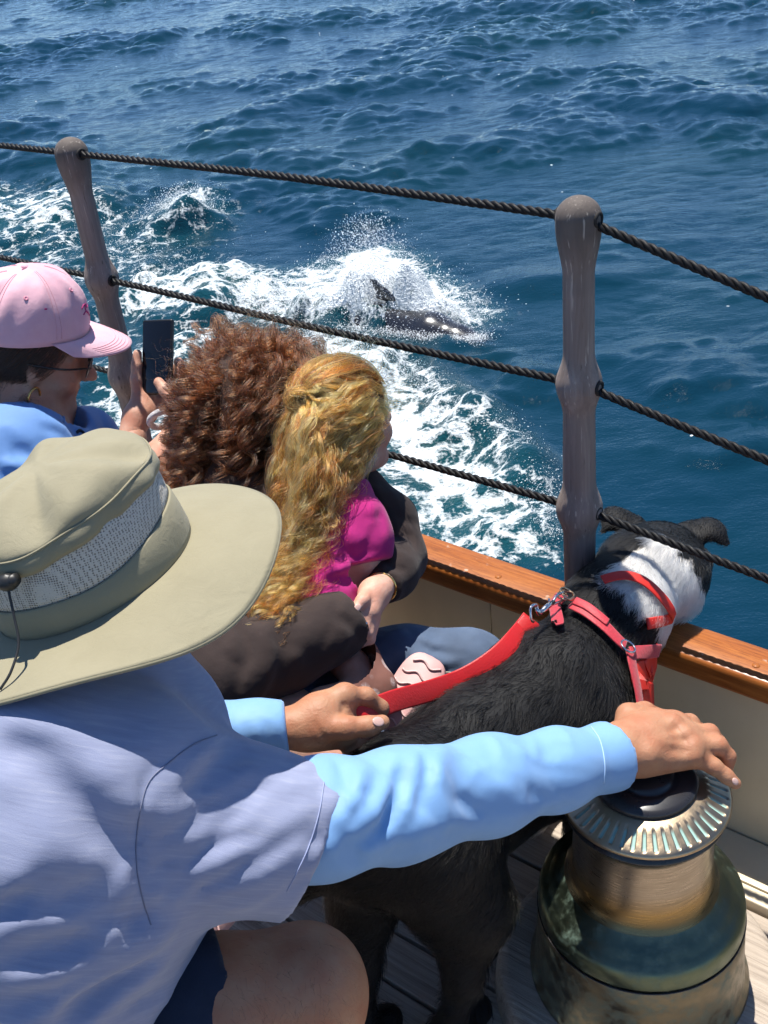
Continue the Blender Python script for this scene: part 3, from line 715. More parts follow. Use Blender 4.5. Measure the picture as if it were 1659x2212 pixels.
# ================================================================== people
def _hit(self, x, y, lift=0.0):
    d = RAY(x, y); ts = np.arange(.7, 2.9, self.h*.5); q = CAM + ts[:, None]*d
    g = (q-self.lo)/self.h; i = np.floor(g).astype(int); ok = np.all((i >= 0) & (i < np.array(self.v.shape)-1), 1)
    val = np.ones(len(ts)); I = i[ok]; fr = g[ok]-I; acc = 0
    for a in (0, 1):
        for b in (0, 1):
            for c in (0, 1):
                acc = acc + self.v[I[:, 0]+a, I[:, 1]+b, I[:, 2]+c]*(fr[:, 0] if a else 1-fr[:, 0])*(fr[:, 1] if b else 1-fr[:, 1])*(fr[:, 2] if c else 1-fr[:, 2])
    val[ok] = acc; j = np.nonzero(val < 0)[0]
    if not len(j): return None
    return q[j[0]] - d*lift
Sdf.hit = _hit
FOLD = 1.5
def fold(S, pts, w, amp, n=14):
    "a fold of cloth along a line seen on the surface"
    c = catmull([(x, y, 0) for x, y in pts], n); q = [S.hit(x, y) for x, y, _ in c]; q = [z for z in q if z is not None]
    if len(q) > 2: S.crease(q, w, amp*FOLD)
def wrinkles(S, box, n, ang, spread, length, w, amp, seed):
    "many small random creases inside a patch of the surface; ang in degrees, 0 = across the picture"
    r = np.random.default_rng(seed)
    for i in range(n):
        x, y = r.uniform(box[0], box[2]), r.uniform(box[1], box[3]); a = math.radians(ang+r.normal()*spread); L = length*r.uniform(.5, 1.3); b = r.normal()*.25*L
        dx, dy = math.cos(a)*L/2, math.sin(a)*L/2
        q = [S.hit(u, v) for u, v, _ in catmull([(x-dx, y-dy, 0), (x-dy/L*b, y+dx/L*b, 0), (x+dx, y+dy, 0)], 8)]; q = [z for z in q if z is not None]
        if len(q) > 3 and max(np.linalg.norm(np.diff(q, axis=0), axis=1)) < .04: S.crease(q, w*r.uniform(.7, 1.4), amp*r.uniform(.4, 1.2)*(1 if i % 2 else -1))
def head_sdf(S, c, f, u, k=1.0, neck=None, nr=.055, ears=True, ef=0.0):
    c = np.asarray(c, float); u = nz(u); f = nz(np.asarray(f)-(np.asarray(f) @ u)*u); r = np.cross(f, u)
    def q(a, b, d): return c + k*(f*a + r*b + u*d)
    A = (f, r, u)
    S.ell(q(-.012, 0, .03), k*V(.094, .075, .086), A, .02)
    S.ell(q(.03, 0, -.03), k*V(.062, .060, .085), A, .03*k)
    for s_ in (-1, 1):
        S.cone(q(.0, s_*.05, -.055), q(.066, s_*.012, -.1), .026*k, .019*k, .025*k)
        S.ell(q(.060, s_*.040, -.03), k*V(.024, .024, .022), A, .025*k)
        S.cone(q(.078, s_*.012, .018), q(.066, s_*.05, .012), .012*k, .012*k, .012*k)
    S.ell(q(.071, 0, -.103), k*V(.018, .02, .014), A, .015*k)
    for s_ in (-1, 1): S.ell(q(.098, s_*.033, -.002), k*V(.018, .016, .011), A, .008*k, 's')
    for s_ in (-1, 1): S.ell(q(.074, s_*.032, -.003), k*V(.0135, .0145, .0125), A, .003*k)
    S.cone(q(.088, 0, .004), q(.112, 0, -.034), .008*k, .0115*k, .01*k)
    for s_ in (-1, 1): S.ell(q(.100, s_*.011, -.036), k*V(.010, .008, .007), A, .006*k)
    S.cone(q(.083, -.016, -.060), q(.083, .016, -.060), .0075*k, .0075*k, .006*k); S.cone(q(.086, -.006, -.059), q(.086, .006, -.059), .008*k, .008*k, .006*k)
    S.cone(q(.080, -.014, -.072), q(.080, .014, -.072), .0085*k, .0085*k, .005*k); S.ell(q(.094, 0, -.0655), k*V(.012, .026, .0016), A, .002, 's')
    if ears:
        for s_ in (-1, 1):
            S.ell(q(-.012+ef, s_*.077, -.012+ef*.6), k*V(.017, .008, .031), (nz(f-.25*r*s_), nz(r+.25*f*s_), u), .008*k)
            S.ell(q(-.006+ef, s_*.085, -.008+ef*.6), k*V(.009, .006, .018), (f, r, u), .004*k, 's')
    if neck is not None: S.cone(q(-.022, 0, -.045), neck, nr, nr*1.12, .03)
    return A
def hand_sdf(S, palm, fingers, k=.007):
    "palm: list of (a, b, ra, rb); fingers: list of (points, radii)"
    for a, b, ra, rb in palm: S.cone(a, b, ra, rb, .018)
    for pts, rd in fingers: S.chain(pts, rd, k)
def bounds(pts, m): p = np.array(pts); return p.min(0)-m, p.max(0)+m
M_SKIN_TAN = skin('tanned_skin', (.40, .205, .115))
M_SKIN_PALE = skin('fair_skin', (.60, .37, .28))
M_SKIN_MID = skin('warm_skin', (.50, .285, .20))
M_NAIL = plain('finger_nail', (.62, .40, .34), .3)

# ------------------------------------------------------------------ the man in the sun hat
man = empty('person', (-.45, .75, 0), 'person in khaki sun hat and grey-blue t-shirt crouching with one hand on winch', 'person')
HC = P(205, 1232, 1.11); HN = nz((-.24, .07, .968)); FM = nz((.70, .71, 0)); HF = nz(FM-(FM @ HN)*HN); HR = np.cross(HF, HN)
Sr = P(405, 1745, 1.09); Sl = Sr + .34*V(-.73, .68, 0); mid = (Sr+Sl)/2; Hp = V(-.56, .70, .33); Nb = mid + V(.02, .02, .065)
sp = nz(mid-Hp); FT = nz(FM-(FM @ sp)*sp); RT = np.cross(FT, sp)
KN = P(648, 2140, 1.17)
S = Sdf((-.80, .42, -.02), (.02, 1.25, 1.03), .0065)
hcen = HC - HN*.034; HFH = nz(V(.35, .93, -.1)-(V(.35, .93, -.1) @ HN)*HN)
head_sdf(S, hcen, HFH, HN, .90, Nb, .052)
S.cone(mid-V(0, 0, .06), Hp, .125, .12, .03, flat=FT, fs=.72)
S.cone(Sr, Nb, .05, .055, .03); S.cone(Sl, Nb, .05, .055, .03)
hipR = V(-.50, .625, .33); hipL = V(-.60, .80, .32)
S.chain([hipR, P(470, 2195, 1.14), KN, KN+V(.004, .002, -.02)], [.09, .076, .060, .058], .03)
S.ell(KN+V(.010, .006, .004), (.054, .054, .054), None, .02); S.ell(KN+nz(V(.5, -.2, .8))*.030, (.030, .030, .030), None, .025)
S.chain([KN+V(0, 0, -.02), V(-.17, .62, .22), V(-.18, .58, .08)], [.056, .05, .036], .03); S.cone(V(-.19, .57, .04), V(-.08, .65, .025), .036, .026, .03)
S.chain([hipL, V(-.42, 1.02, .12), V(-.41, 1.04, .07)], [.095, .065, .055], .03); S.chain([V(-.42, 1.02, .07), V(-.66, .74, .06), V(-.75, .66, .05)], [.05, .042, .03], .03)
S.chain([Sl, P(330, 1640, 1.41), P(450, 1590, 1.42), P(560, 1575, 1.425)], [.045, .04, .032, .025], .03)
vb = S.poly(); vb = (relax(vb[0], vb[1], 1), vb[1])
# arms and hands, finer
Wr = P(1322, 1632, 1.385); E_r = P(870, 1742, 1.2)
S2 = Sdf(*bounds([P(1230, 1640, 1.36), P(1610, 1720, 1.42), P(1480, 1500, 1.46), P(1330, 1560, 1.5)], .05), .0024)
def hp(x, y, s): return P(x, y, s)
hand_sdf(S2, [(P(1230, 1655, 1.35), P(1345, 1627, 1.388), .032, .0285), (P(1345, 1622, 1.388), P(1400, 1606, 1.40), .0285, .027),
              (P(1395, 1585, 1.405), P(1455, 1562, 1.428), .021, .0165), (P(1395, 1605, 1.40), P(1480, 1588, 1.415), .021, .0165), (P(1398, 1622, 1.395), P(1496, 1612, 1.402), .021, .0165), (P(1392, 1638, 1.39), P(1494, 1634, 1.395), .021, .015),
              (P(1345, 1600, 1.40), P(1405, 1560, 1.435), .024, .019)],
         [([P(1455, 1560, 1.428), P(1490, 1562, 1.442), P(1510, 1580, 1.452), P(1516, 1600, 1.452)], [.0125, .0112, .0098, .0085]),
          ([P(1478, 1586, 1.416), P(1532, 1584, 1.425), P(1552, 1606, 1.432), P(1554, 1630, 1.432)], [.0128, .0115, .0098, .0086]),
          ([P(1496, 1611, 1.402), P(1551, 1610, 1.408), P(1572, 1634, 1.412), P(1571, 1655, 1.413)], [.0125, .0112, .0096, .0085]),
          ([P(1494, 1633, 1.395), P(1542, 1656, 1.394), P(1568, 1676, 1.394), P(1588, 1692, 1.394)], [.0112, .0098, .0088, .0078]),
          ([P(1352, 1580, 1.425), P(1358, 1546, 1.445), P(1392, 1538, 1.462), P(1420, 1545, 1.474)], [.018, .0155, .0130, .0105])])
for x, y in ((1455, 1560), (1480, 1585), (1498, 1611), (1496, 1633)):
    q = S2.hit(x, y)
    if q is not None: S2.ell(q+RAY(x, y)*.0065, (.0095, .0095, .0095), None, .010)
for a, b in (((1470, 1575), (1440, 1580)), ((1490, 1600), (1450, 1598)), ((1490, 1623), (1445, 1618))): fold(S2, [a, b], .006, -.0022)
fold(S2, [(1405, 1602), (1435, 1594), (1470, 1582)], .004, .0016); fold(S2, [(1405, 1612), (1440, 1606), (1480, 1606)], .004, .0014)
q = S2.hit(1398, 1630)
if q is not None: S2.ell(q+RAY(1398, 1630)*.008, (.012, .012, .012), None, .014)
vh1 = S2.poly(); vh1 = (relax(vh1[0], vh1[1], 1), vh1[1])
# left hand closed on the leash
S3 = Sdf(*bounds([P(560, 1580, 1.42), P(850, 1640, 1.46), P(700, 1460, 1.5)], .045), .0024)
hand_sdf(S3, [(P(560, 1575, 1.425), P(645, 1572, 1.43), .024, .0235), (P(640, 1570, 1.43), P(690, 1552, 1.435), .0245, .0255), (P(690, 1535, 1.44), P(742, 1508, 1.45), .024, .018),
              (P(690, 1565, 1.435), P(735, 1560, 1.45), .026, .022), (P(670, 1580, 1.435), P(740, 1585, 1.455), .023, .020)],
         [([P(742, 1504, 1.45), P(790, 1505, 1.462), P(822, 1530, 1.475), P(812, 1552, 1.482)], [.0140, .0120, .0105, .009]),
          ([P(735, 1530, 1.46), P(788, 1545, 1.478), P(806, 1572, 1.482), P(780, 1585, 1.474)], [.0130, .0120, .0105, .009]),
          ([P(735, 1560, 1.462), P(785, 1580, 1.476), P(800, 1604, 1.474), P(770, 1608, 1.464)], [.0125, .0115, .0105, .009]),
          ([P(725, 1588, 1.455), P(765, 1606, 1.468), P(776, 1624, 1.466), P(752, 1624, 1.456)], [.0115, .0105, .0095, .008]),
          ([P(700, 1572, 1.420), P(748, 1572, 1.415), P(795, 1569, 1.418), P(826, 1560, 1.424)], [.0185, .0145, .0125, .0098])])
S3.ell(P(746, 1500, 1.447), (.012, .012, .012), None, .012)
fold(S3, [(680, 1555), (690, 1580), (705, 1598)], .004, -.0012); fold(S3, [(735, 1540), (742, 1528), (738, 1515)], .004, -.0025); fold(S3, [(768, 1562), (770, 1575), (768, 1583)], .0025, -.0009)
vh2 = S3.poly(); vh2 = (relax(vh2[0], vh2[1], 1), vh2[1])
body = mesh_obj('body', *join_polys([vb, vh1, vh2]), M_SKIN_TAN, man)
bh = bvh_of(body)
def nail(x, y, r, ax, parent, stretch=1.4, lift=.0004, bv=None):
    p_, n_ = pin(bv or bh, x, y, lift)
    a = nz(ax - (ax @ n_)*n_); b = np.cross(n_, a)
    return obj('fingernail', ball_geo(p_, r, 12, (stretch, 1, .22), (a, b, n_)), M_NAIL, parent)
nail(817, 1559, .0066, P(830, 1557, 1.42)-P(800, 1562, 1.42), body, 1.35)
nail(1588, 1688, .0042, P(1590, 1695, 1.39)-P(1560, 1670, 1.39), body, 1.3)
# light blue long sleeves under the shirt
M_RASH = cloth('light_blue_sun_shirt', (.205, .385, .66), (.185, .355, .63), 1400, 18, .05, .55, .15)
S = Sdf(*bounds([P(520, 1780, 1.13), P(1350, 1640, 1.40)], .12), .0042)
S.chain([P(560, 1780, 1.11), P(700, 1768, 1.13), P(870, 1737, 1.185), P(1050, 1697, 1.27), P(1200, 1662, 1.33), P(1322, 1631, 1.384), P(1360, 1622, 1.40)], [.058, .0565, .0555, .0515, .0435, .0375, .037], .03)
for pts, w_, a_ in [([(850, 1640), (820, 1720), (740, 1800), (690, 1850)], .012, .010), ([(905, 1625), (890, 1720), (850, 1790)], .010, .008), ([(790, 1650), (760, 1730), (715, 1790)], .010, .008),
                    ([(960, 1600), (945, 1660), (955, 1730)], .011, .007), ([(870, 1650), (850, 1740), (800, 1810)], .008, -.008), ([(930, 1620), (915, 1700), (890, 1770)], .008, -.007), ([(820, 1660), (790, 1740), (740, 1810)], .008, -.007),
                    ([(1000, 1640), (1060, 1690), (1120, 1700)], .014, .004), ([(1100, 1600), (1150, 1640), (1230, 1650)], .012, .003), ([(980, 1690), (1010, 1740), (1050, 1760)], .010, -.004), ([(770, 1840), (900, 1790), (1010, 1770)], .010, .005),
                    ([(1050, 1590), (1075, 1610), (1090, 1650)], .007, .003), ([(1130, 1580), (1150, 1600), (1160, 1635)], .007, .0025), ([(1200, 1570), (1225, 1590), (1235, 1620)], .006, .002)]: fold(S, pts, w_, a_)
wrinkles(S, (720, 1640, 960, 1850), 46, 62, 18, 110, .0065, .0042, 1); wrinkles(S, (950, 1580, 1310, 1760), 40, 25, 30, 90, .006, .0020, 2)
S.wob(.0011, 60, 4)
ca = nz(P(1322, 1631, 1.384)-P(1200, 1662, 1.33)); S.cut(P(1321, 1628, 1.384), nz(ca+.10*_U), rad=.09)
slv = S.obj('long_sleeve', M_RASH, man); bs = bvh_of(slv)
q, nn = pin_path(bs, [(1277, 1570), (1296, 1600), (1306, 1650), (1304, 1692)], 24, .0004); obj('cuff_seam', tube_geo(q, .0007, 6), plain('seam_thread', (.42, .62, .86), .7), slv)
S = Sdf(*bounds([P(380, 1620, 1.43), P(640, 1575, 1.43)], .09), .0042)
S.chain([P(330, 1640, 1.41), P(450, 1590, 1.42), P(560, 1572, 1.425), P(622, 1573, 1.43), P(660, 1573, 1.43)], [.050, .040, .031, .0265, .026], .03)
for pts, w_, a_ in [([(470, 1545), (500, 1570), (520, 1600)], .008, .006), ([(520, 1540), (550, 1570), (560, 1600)], .007, .004), ([(440, 1540), (470, 1570), (490, 1610)], .008, -.005), ([(560, 1545), (590, 1560), (600, 1590)], .006, .0025)]: fold(S, pts, w_, a_)
S.wob(.001, 60, 6); S.cut(P(620, 1573, 1.43), nz(P(660, 1567, 1.43)-P(560, 1580, 1.425)), rad=.08)
S.obj('long_sleeve', M_RASH, man)
# grey-blue t-shirt
m = N('slub_tshirt'); a = m.noise(14, 5); pp = m.n('TexCoord').outputs['Object']
def _dot(ax_, k_): return m.math('MULTIPLY', m.n('VectorMath', {0: pp, 1: tuple(map(float, ax_))}, operation='DOT_PRODUCT').outputs['Value'], k_)
st = m.noise(1.0, 4, m.n('CombineXYZ', {0: _dot(RT, 26.0), 1: _dot(FT, 26.0), 2: _dot(nz(sp+.25*_U), 330.0)}).outputs[0], .6); b = m.noise(900, 2)
cc = m.mix(m.mr(a, .35, .7, 0, 1), (.262, .288, .412), (.236, .262, .384)); cc = m.mix(m.mr(st, .52, .72, 0, .50), cc, (.35, .365, .46)); cc = m.mix(m.mr(st, .47, .3, 0, .30), cc, (.19, .20, .285))
m.set(Base_Color=cc, Roughness=.88, Sheen_Weight=.3, Sheen_Roughness=.5, Specular_IOR_Level=.2, Normal=m.bump(st, .12, .002, m.bump(b, .2, .001))); M_TEE = m.m
S = Sdf((-.82, .40, .22), (-.03, 1.28, .90), .0055)
S.cone(mid+V(-.0, -.0, -.055), Hp+V(.02, .02, .02), .158, .165, .04, flat=FT, fs=.78)
S.cone(mid-V(0, 0, .05)+FT*.0, Hp+FT*.06, .13, .15, .04, flat=FT, fs=.8)
S.chain([P(350, 1890, 1.16), P(245, 2050, 1.13), P(125, 2230, 1.11)], [.062, .071, .084], .05)
S.cone(Sl, P(345, 1650, 1.40), .068, .060, .04)
S.cone(Sr+V(-.02, .01, .0), Nb-V(0, 0, .01), .064, .062, .045); S.cone(Sl, Nb-V(0, 0, .01), .064, .062, .045)
S.cone(Sr, Sl, .07, .07, .04)
S.chain([Sr+V(-.015, .012, -.02), P(520, 1782, 1.105), P(700, 1803, 1.13)], [.070, .0715, .0730], .035)
S.cone(P(500, 1850, 1.12), P(650, 1890, 1.13), .048, .041, .04)
S.chain([P(95, 1640, 1.035), P(55, 1800, 1.045), P(20, 2050, 1.07)], [.09, .118, .14], .06); S.cone(P(265, 1665, 1.055), P(230, 1850, 1.085), .080, .10, .06)
S.chain([P(120, 1460, 1.105), P(190, 1540, 1.145), P(350, 1598, 1.16)], [.070, .092, .064], .04); S.cone(P(250, 1455, 1.135), P(330, 1540, 1.17), .062, .055, .04); S.ell(hcen+HN*.075, (.095, .095, .10), None, .015, 's')
for pts, w_, a_ in [([(0, 1590), (120, 1680), (220, 1790), (300, 1850)], .020, -.013), ([(0, 1545), (130, 1600), (260, 1730), (300, 1800)], .020, .009), ([(400, 1720), (440, 1670), (500, 1630), (560, 1625)], .012, -.010), ([(390, 1700), (430, 1640), (480, 1605)], .012, .008),
                    ([(440, 1870), (560, 1830), (680, 1740)], .012, .007), ([(430, 1930), (560, 1880), (670, 1800)], .012, .008), ([(470, 1960), (580, 1920), (660, 1860)], .009, .006), ([(450, 1905), (560, 1855), (680, 1770)], .010, -.008), ([(520, 1660), (600, 1690), (690, 1700)], .012, .005), ([(400, 1780), (470, 1740), (560, 1700), (640, 1680)], .010, -.005),
                    ([(0, 1960), (120, 1930), (260, 1960)], .018, -.008), ([(0, 2010), (130, 1990), (260, 2010), (340, 2050)], .014, .008), ([(0, 2080), (120, 2050), (230, 2040)], .014, -.009), ([(0, 2120), (100, 2100), (220, 2070)], .012, .010), ([(60, 2200), (180, 2120), (320, 2050)], .012, .008), ([(120, 2212), (220, 2140), (340, 2070)], .010, -.008), ([(180, 2212), (280, 2130), (370, 2060)], .010, .007), ([(0, 2170), (110, 2150), (190, 2110)], .010, -.006),
                    ([(60, 1760), (160, 1790), (260, 1860)], .018, .005), ([(0, 1860), (120, 1850), (240, 1890)], .02, .006)]: fold(S, pts, w_, a_)
fold(S, [(345, 1640), (312, 1700), (295, 1800), (296, 1880), (312, 1950), (325, 1995)], .0045, -.0045); fold(S, [(470, 1590), (420, 1610), (365, 1650)], .004, -.004)
wrinkles(S, (380, 1640, 720, 1950), 60, -25, 14, 200, .007, .0026, 3); wrinkles(S, (0, 1560, 330, 1900), 40, 25, 22, 190, .011, .0018, 4); wrinkles(S, (0, 1900, 380, 2200), 50, -22, 14, 210, .009, .0038, 5)
S.wob(.0012, 26, 8); S.wob(.0011, 80, 9)
hem = nz(.93*_R - .40*_U + .12*_F); S.cut(P(684, 1802, 1.13), hem, rad=.13)
S.chain([P(640, 1795, 1.128), P(780, 1810, 1.14)], [.062, .063], 0, op='s')
tee = S.obj('t_shirt', M_TEE, man); bt = bvh_of(tee)
def stitch(bv, pts, n, r, mat, parent, name='seam', lift=.0003):
    q, nn = pin_path(bv, pts, n, lift); return obj(name, tube_geo(q, r, 5), mat, parent)
M_TEE_SEAM = plain('tee_seam', (.17, .185, .27), .8)
stitch(bt, [(468, 1588), (420, 1607), (368, 1645), (318, 1695), (297, 1790), (295, 1870), (309, 1945), (326, 1998)], 60, .0007, M_TEE_SEAM, tee, 'shoulder_seam')
stitch(bt, [(700, 1690), (688, 1760), (662, 1840), (620, 1925)], 40, .0007, plain('tee_stitch', (.30, .34, .52), .8), tee, 'hem_stitch')
# fine hair on the bare leg
r_ = np.random.default_rng(77); lh = []
for i in range(420):
    x, y = r_.uniform(480, 770), r_.uniform(2000, 2212); h_ = bh.ray_cast(Vector(CAM), Vector(RAY(x, y)))
    if h_[0] is None: continue
    p_ = np.array(h_[0]); n_ = np.array(h_[1]); d_ = nz(n_*.35 + .6*_R*r_.normal() - .7*_U + r_.normal(size=3)*.3); L_ = r_.uniform(.006, .014); lh.append([p_, p_+d_*L_*.35, p_+d_*L_*.7-_U*.001, p_+d_*L_-_U*.003])
strands('leg_hair', np.array(lh), .00009, hair_mat('leg_hair', [(.02, .01, .006), (.06, .03, .018)]), man)
# shorts
M_SHORTS = cloth('navy_shorts', (.011, .017, .034), (.018, .026, .05), 700, 30, .2, .8, .1, (1, 1, .25))
S = Sdf((-.75, .45, .12), (-.1, .95, .60), .006)
S.chain([hipR-V(.02, 0, 0), P(400, 2205, 1.14), P(500, 2185, 1.145)], [.11, .086, .080], .04); S.cone(Hp, hipL, .14, .12, .04); S.cone(hipL, V(-.45, .98, .17), .11, .09, .03)
S.wob(.003, 40, 12); S.cut(P(488, 2185, 1.14), nz(P(600, 2115, 1.16)-P(470, 2150, 1.14)), rad=.12)
S.obj('shorts', M_SHORTS, man)
# --- sun hat
m = N('khaki_nylon'); a = m.noise(16, 5); b = m.noise(1500, 2); cc = m.mix(m.mr(a, .35, .7, 0, 1), (.272, .245, .160), (.245, .219, .140))
m.set(Base_Color=cc, Roughness=.75, Normal=m.bump(m.noise(38, 4, None, .6, 1.0), .22, .006, m.bump(b, .35, .001)), Sheen_Weight=.1, Specular_IOR_Level=.3); M_KHAKI = m.m
m = N('white_mesh'); tcx = m.co((1, 1, 1)); vo = m.n('TexVoronoi', {'Vector': tcx, 'Scale': 420.0, 'Randomness': .25}).outputs['Distance']
m.set(Base_Color=m.mix(m.mr(vo, .30, .44, 0, 1), (.20, .18, .15), (.56, .52, .46)), Roughness=.8, Normal=m.bump(vo, .6, .002)); M_MESH = m.m
hat = empty('sun_hat', HC, None); place(hat, man); hat.matrix_parent_inverse = man.matrix_basis.inverted(); hat.location = Vector(HC)
bpy.context.view_layer.update()
def hat_pt(th, r, h): return HC + HF*(r*math.cos(th)*1.06) - HR*(r*math.sin(th)*.97) + HN*h
hr = np.random.default_rng(4); hph = hr.uniform(0, 6.28, 12)
def wv(th, *fs): return sum(a*math.sin(f*th+hph[i]) for i, (f, a) in enumerate(fs))
def hat_surf(name, rows, mat, thick=.0014, k=180, close=False):
    vs = [hat_pt(2*math.pi*j/k, *row(2*math.pi*j/k)) for row in rows for j in range(k)]; n = len(rows)
    fs = [[i*k+j, i*k+(j+1) % k, (i+1)*k+(j+1) % k, (i+1)*k+j] for i in range(n-1) for j in range(k)]
    if close: fs.append([(n-1)*k+j for j in range(k)])
    o = mesh_obj(name, vs, fs, mat, hat); md = o.modifiers.new('s', 'SOLIDIFY'); md.thickness = thick; md.offset = -1; return o
def brim_h(th, t): return -.004 - .013*t**1.5*(1+.6*math.cos(th)) - .020*t**1.5*math.exp(-(((th-4.75+math.pi) % (2*math.pi)-math.pi)/.65)**2) + t*t*wv(th, (2, .007), (3, .005), (5, .0025))
brim = hat_surf('brim', [(lambda th, t=t: (.098+.086*t, brim_h(th, t))) for t in np.linspace(0, 1, 22)], M_KHAKI, .002)
M_KSEAM = plain('khaki_seam', (.15, .13, .075), .8)
edge = [hat_pt(th, .1835, brim_h(th, .995)-.0008) for th in np.linspace(0, 2*math.pi, 180)]
obj('brim_binding', tube_geo(edge, .0023, 8, False), M_KHAKI, hat)
for t in (.86, .915): obj('stitching', tube_geo([hat_pt(th, .098+.086*t, brim_h(th, t)+.0003) for th in np.linspace(0, 2*math.pi, 180)], .0006, 5, False), M_KSEAM, hat)
def ch(th): return .090 + .005*math.cos(th-.4) + wv(th, (3, .0025), (7, .0012))          # height of the crown seam
def lowband(th): return .028 + .016*max(0, math.cos(th+.55))**2 + wv(th, (4, .001))      # top of the lower band: higher at the front, where the mesh ends
hat_surf('band', [(lambda th: (.0995, -.006)), (lambda th: (.1012, .004)), (lambda th: (.1008, lowband(th)*.5)), (lambda th: (.0990, lowband(th)-.002)), (lambda th: (.0975, lowband(th)))], M_KHAKI)
hat_surf('mesh_vent', [(lambda th, t=t: (.0962+.001*math.sin(t*3.1), lowband(th)-.004 + (ch(th)-.012-lowband(th)+.008)*t)) for t in np.linspace(0, 1, 6)], M_MESH, .001)
pk = lambda th: wv(th, (9, .0012), (14, .0013), (5, .002))
rows = [lambda th: (.0985+pk(th), ch(th)-.0185), lambda th: (.1005+pk(th), ch(th)-.014), lambda th: (.1008+pk(th)*.6, ch(th)-.006), lambda th: (.0988, ch(th)-.0008), lambda th: (.0985, ch(th)+.0012)]
def dent(th, c_, w_): return math.exp(-((((th-c_+math.pi) % (2*math.pi))-math.pi)/w_)**2)
for t in np.linspace(.06, .97, 20):
    rows.append(lambda th, t=t: (-.006*dent(th, 5.55, .16)*math.sin(3.14*t)**2-.004*dent(th, 3.6, .2)*math.sin(3.14*t)+.0990*math.cos(t*1.5707)**.62+(.0032*wv(th, (6, 1), (11, .6))*math.sin(t*3.1)), ch(th)*(1-t)+.107*t - .010*dent(th, 5.55, .22)*math.sin(3.14*min(1, t*1.2)) - .007*dent(th, 4.1, .18)*math.sin(3.14*t) - .006*dent(th, .6, .3)*math.sin(3.14*t) + .030*math.sin(t*1.5707)**.8*.55 + .0055*math.sin(t*3.14)*wv(th, (3, .8), (5, .6), (8, .4))))
hat_surf('crown', rows, M_KHAKI, .0015, 180, True)
obj('crown_seam', tube_geo([hat_pt(th, .0992, ch(th)) for th in np.linspace(0, 2*math.pi, 180)], .0011, 6, False), M_KHAKI, hat)
M_CORD = plain('black_cord', (.018, .018, .018), .45)
bhat = bvh_of(brim)
cpts = [P(25, 1160, 1.005), P(18, 1215, .998), P(16, 1260, .992), P(30, 1330, .99), P(40, 1390, .985), P(24, 1450, .975), P(0, 1490, .97)]
obj('chin_cord', tube_geo(catmull(cpts, 50), .0014, 6), M_CORD, hat)
obj('cord_lock', join_geo([ball_geo(P(16, 1258, .990), .0085, 12, (1.3, .9, 1)), tube_geo([P(16, 1258, .990), P(36, 1250, .985)], .0055, 10)]), M_CORD, hat)
obj('cord_loop', tube_geo(catmull([P(28, 1165, 1.008), P(22, 1190, .999), P(12, 1215, 1.0)], 12), .0032, 6), M_CORD, hat)
# ------------------------------------------------------------------ hair growing
def smoothnoise(n, k, seed, step=4):
    "random smooth offsets, (n, k, 3)"
    r = np.random.default_rng(seed); m = max(2, k//step+2); c = r.normal(size=(n, m, 3)); t = np.linspace(0, m-1.001, k); i = t.astype(int); u = (t-i)[None, :, None]; u = u*u*(3-2*u)
    return c[:, i]*(1-u) + c[:, i+1]*u
def grow(roots, d0, center, axes, radii, length, k, grav, layer, seed, stiff=.75, jit=.12):
    "strands falling over an ellipsoid; layer: clearance above the skull per strand"
    n = len(roots); p = roots.copy(); d = d0/np.linalg.norm(d0, axis=1)[:, None]; out = [p.copy()]; A = np.array(axes); nn = smoothnoise(n, k, seed); st = (length/(k-1))[:, None]
    for i in range(1, k):
        d = stiff*d + (1-stiff)*np.asarray(grav)*1.0 + jit*nn[:, i]*.5; d /= np.linalg.norm(d, axis=1)[:, None]
        p = p + d*st
        q = (p-center) @ A.T; R = radii[None, :]+layer[:, None]; e = np.sqrt(((q/R)**2).sum(1)); ins = e < 1
        q2 = q/np.maximum(e, 1e-6)[:, None]; p = np.where(ins[:, None], center + q2 @ A, p)
        d = p-out[-1]; d /= np.linalg.norm(d, axis=1)[:, None]+1e-9
        out.append(p.copy())
    return np.stack(out, 1)
def curl(pts, amp, wave, phase, ramp=.25):
    "helical curl about each strand"
    n, k, _ = pts.shape; T = np.gradient(pts, axis=1); T /= np.linalg.norm(T, axis=2)[:, :, None]+1e-9
    a = np.cross(T, np.array([.3, .5, .81])); a /= np.linalg.norm(a, axis=2)[:, :, None]+1e-9; b = np.cross(T, a)
    s = np.concatenate([np.zeros((n, 1)), np.cumsum(np.linalg.norm(np.diff(pts, axis=1), axis=2), 1)], 1)
    f = np.minimum(1, s/s[:, -1:]/ramp); th = s*2*math.pi/np.asarray(wave)[:, None] + np.asarray(phase)[:, None]; am = np.asarray(amp)[:, None]*f
    return pts + (am*np.cos(th))[:, :, None]*a + (am*np.sin(th))[:, :, None]*b
def resample(pts, k2):
    n, k, _ = pts.shape; t = np.linspace(0, k-1.0001, k2); i = t.astype(int); u = (t-i)[None, :, None]
    i0 = np.maximum(i-1, 0); i2 = np.minimum(i+1, k-1); i3 = np.minimum(i+2, k-1); p0, p1, p2, p3 = pts[:, i0], pts[:, i], pts[:, i2], pts[:, i3]
    return .5*(2*p1+(p2-p0)*u+(2*p0-5*p1+4*p2-p3)*u*u+(3*p1-p0-3*p2+p3)*u**3)
def on_skull(n, c, A, radii, test, seed):
    r = np.random.default_rng(seed); out = []
    while sum(len(o) for o in out) < n:
        d = r.normal(size=(n*3, 3)); d /= np.linalg.norm(d, axis=1)[:, None]; d = d[test(d)]; out.append(d)
    d = np.vstack(out)[:n]; return np.asarray(c) + (d*radii) @ np.array(A), d @ np.array(A), d

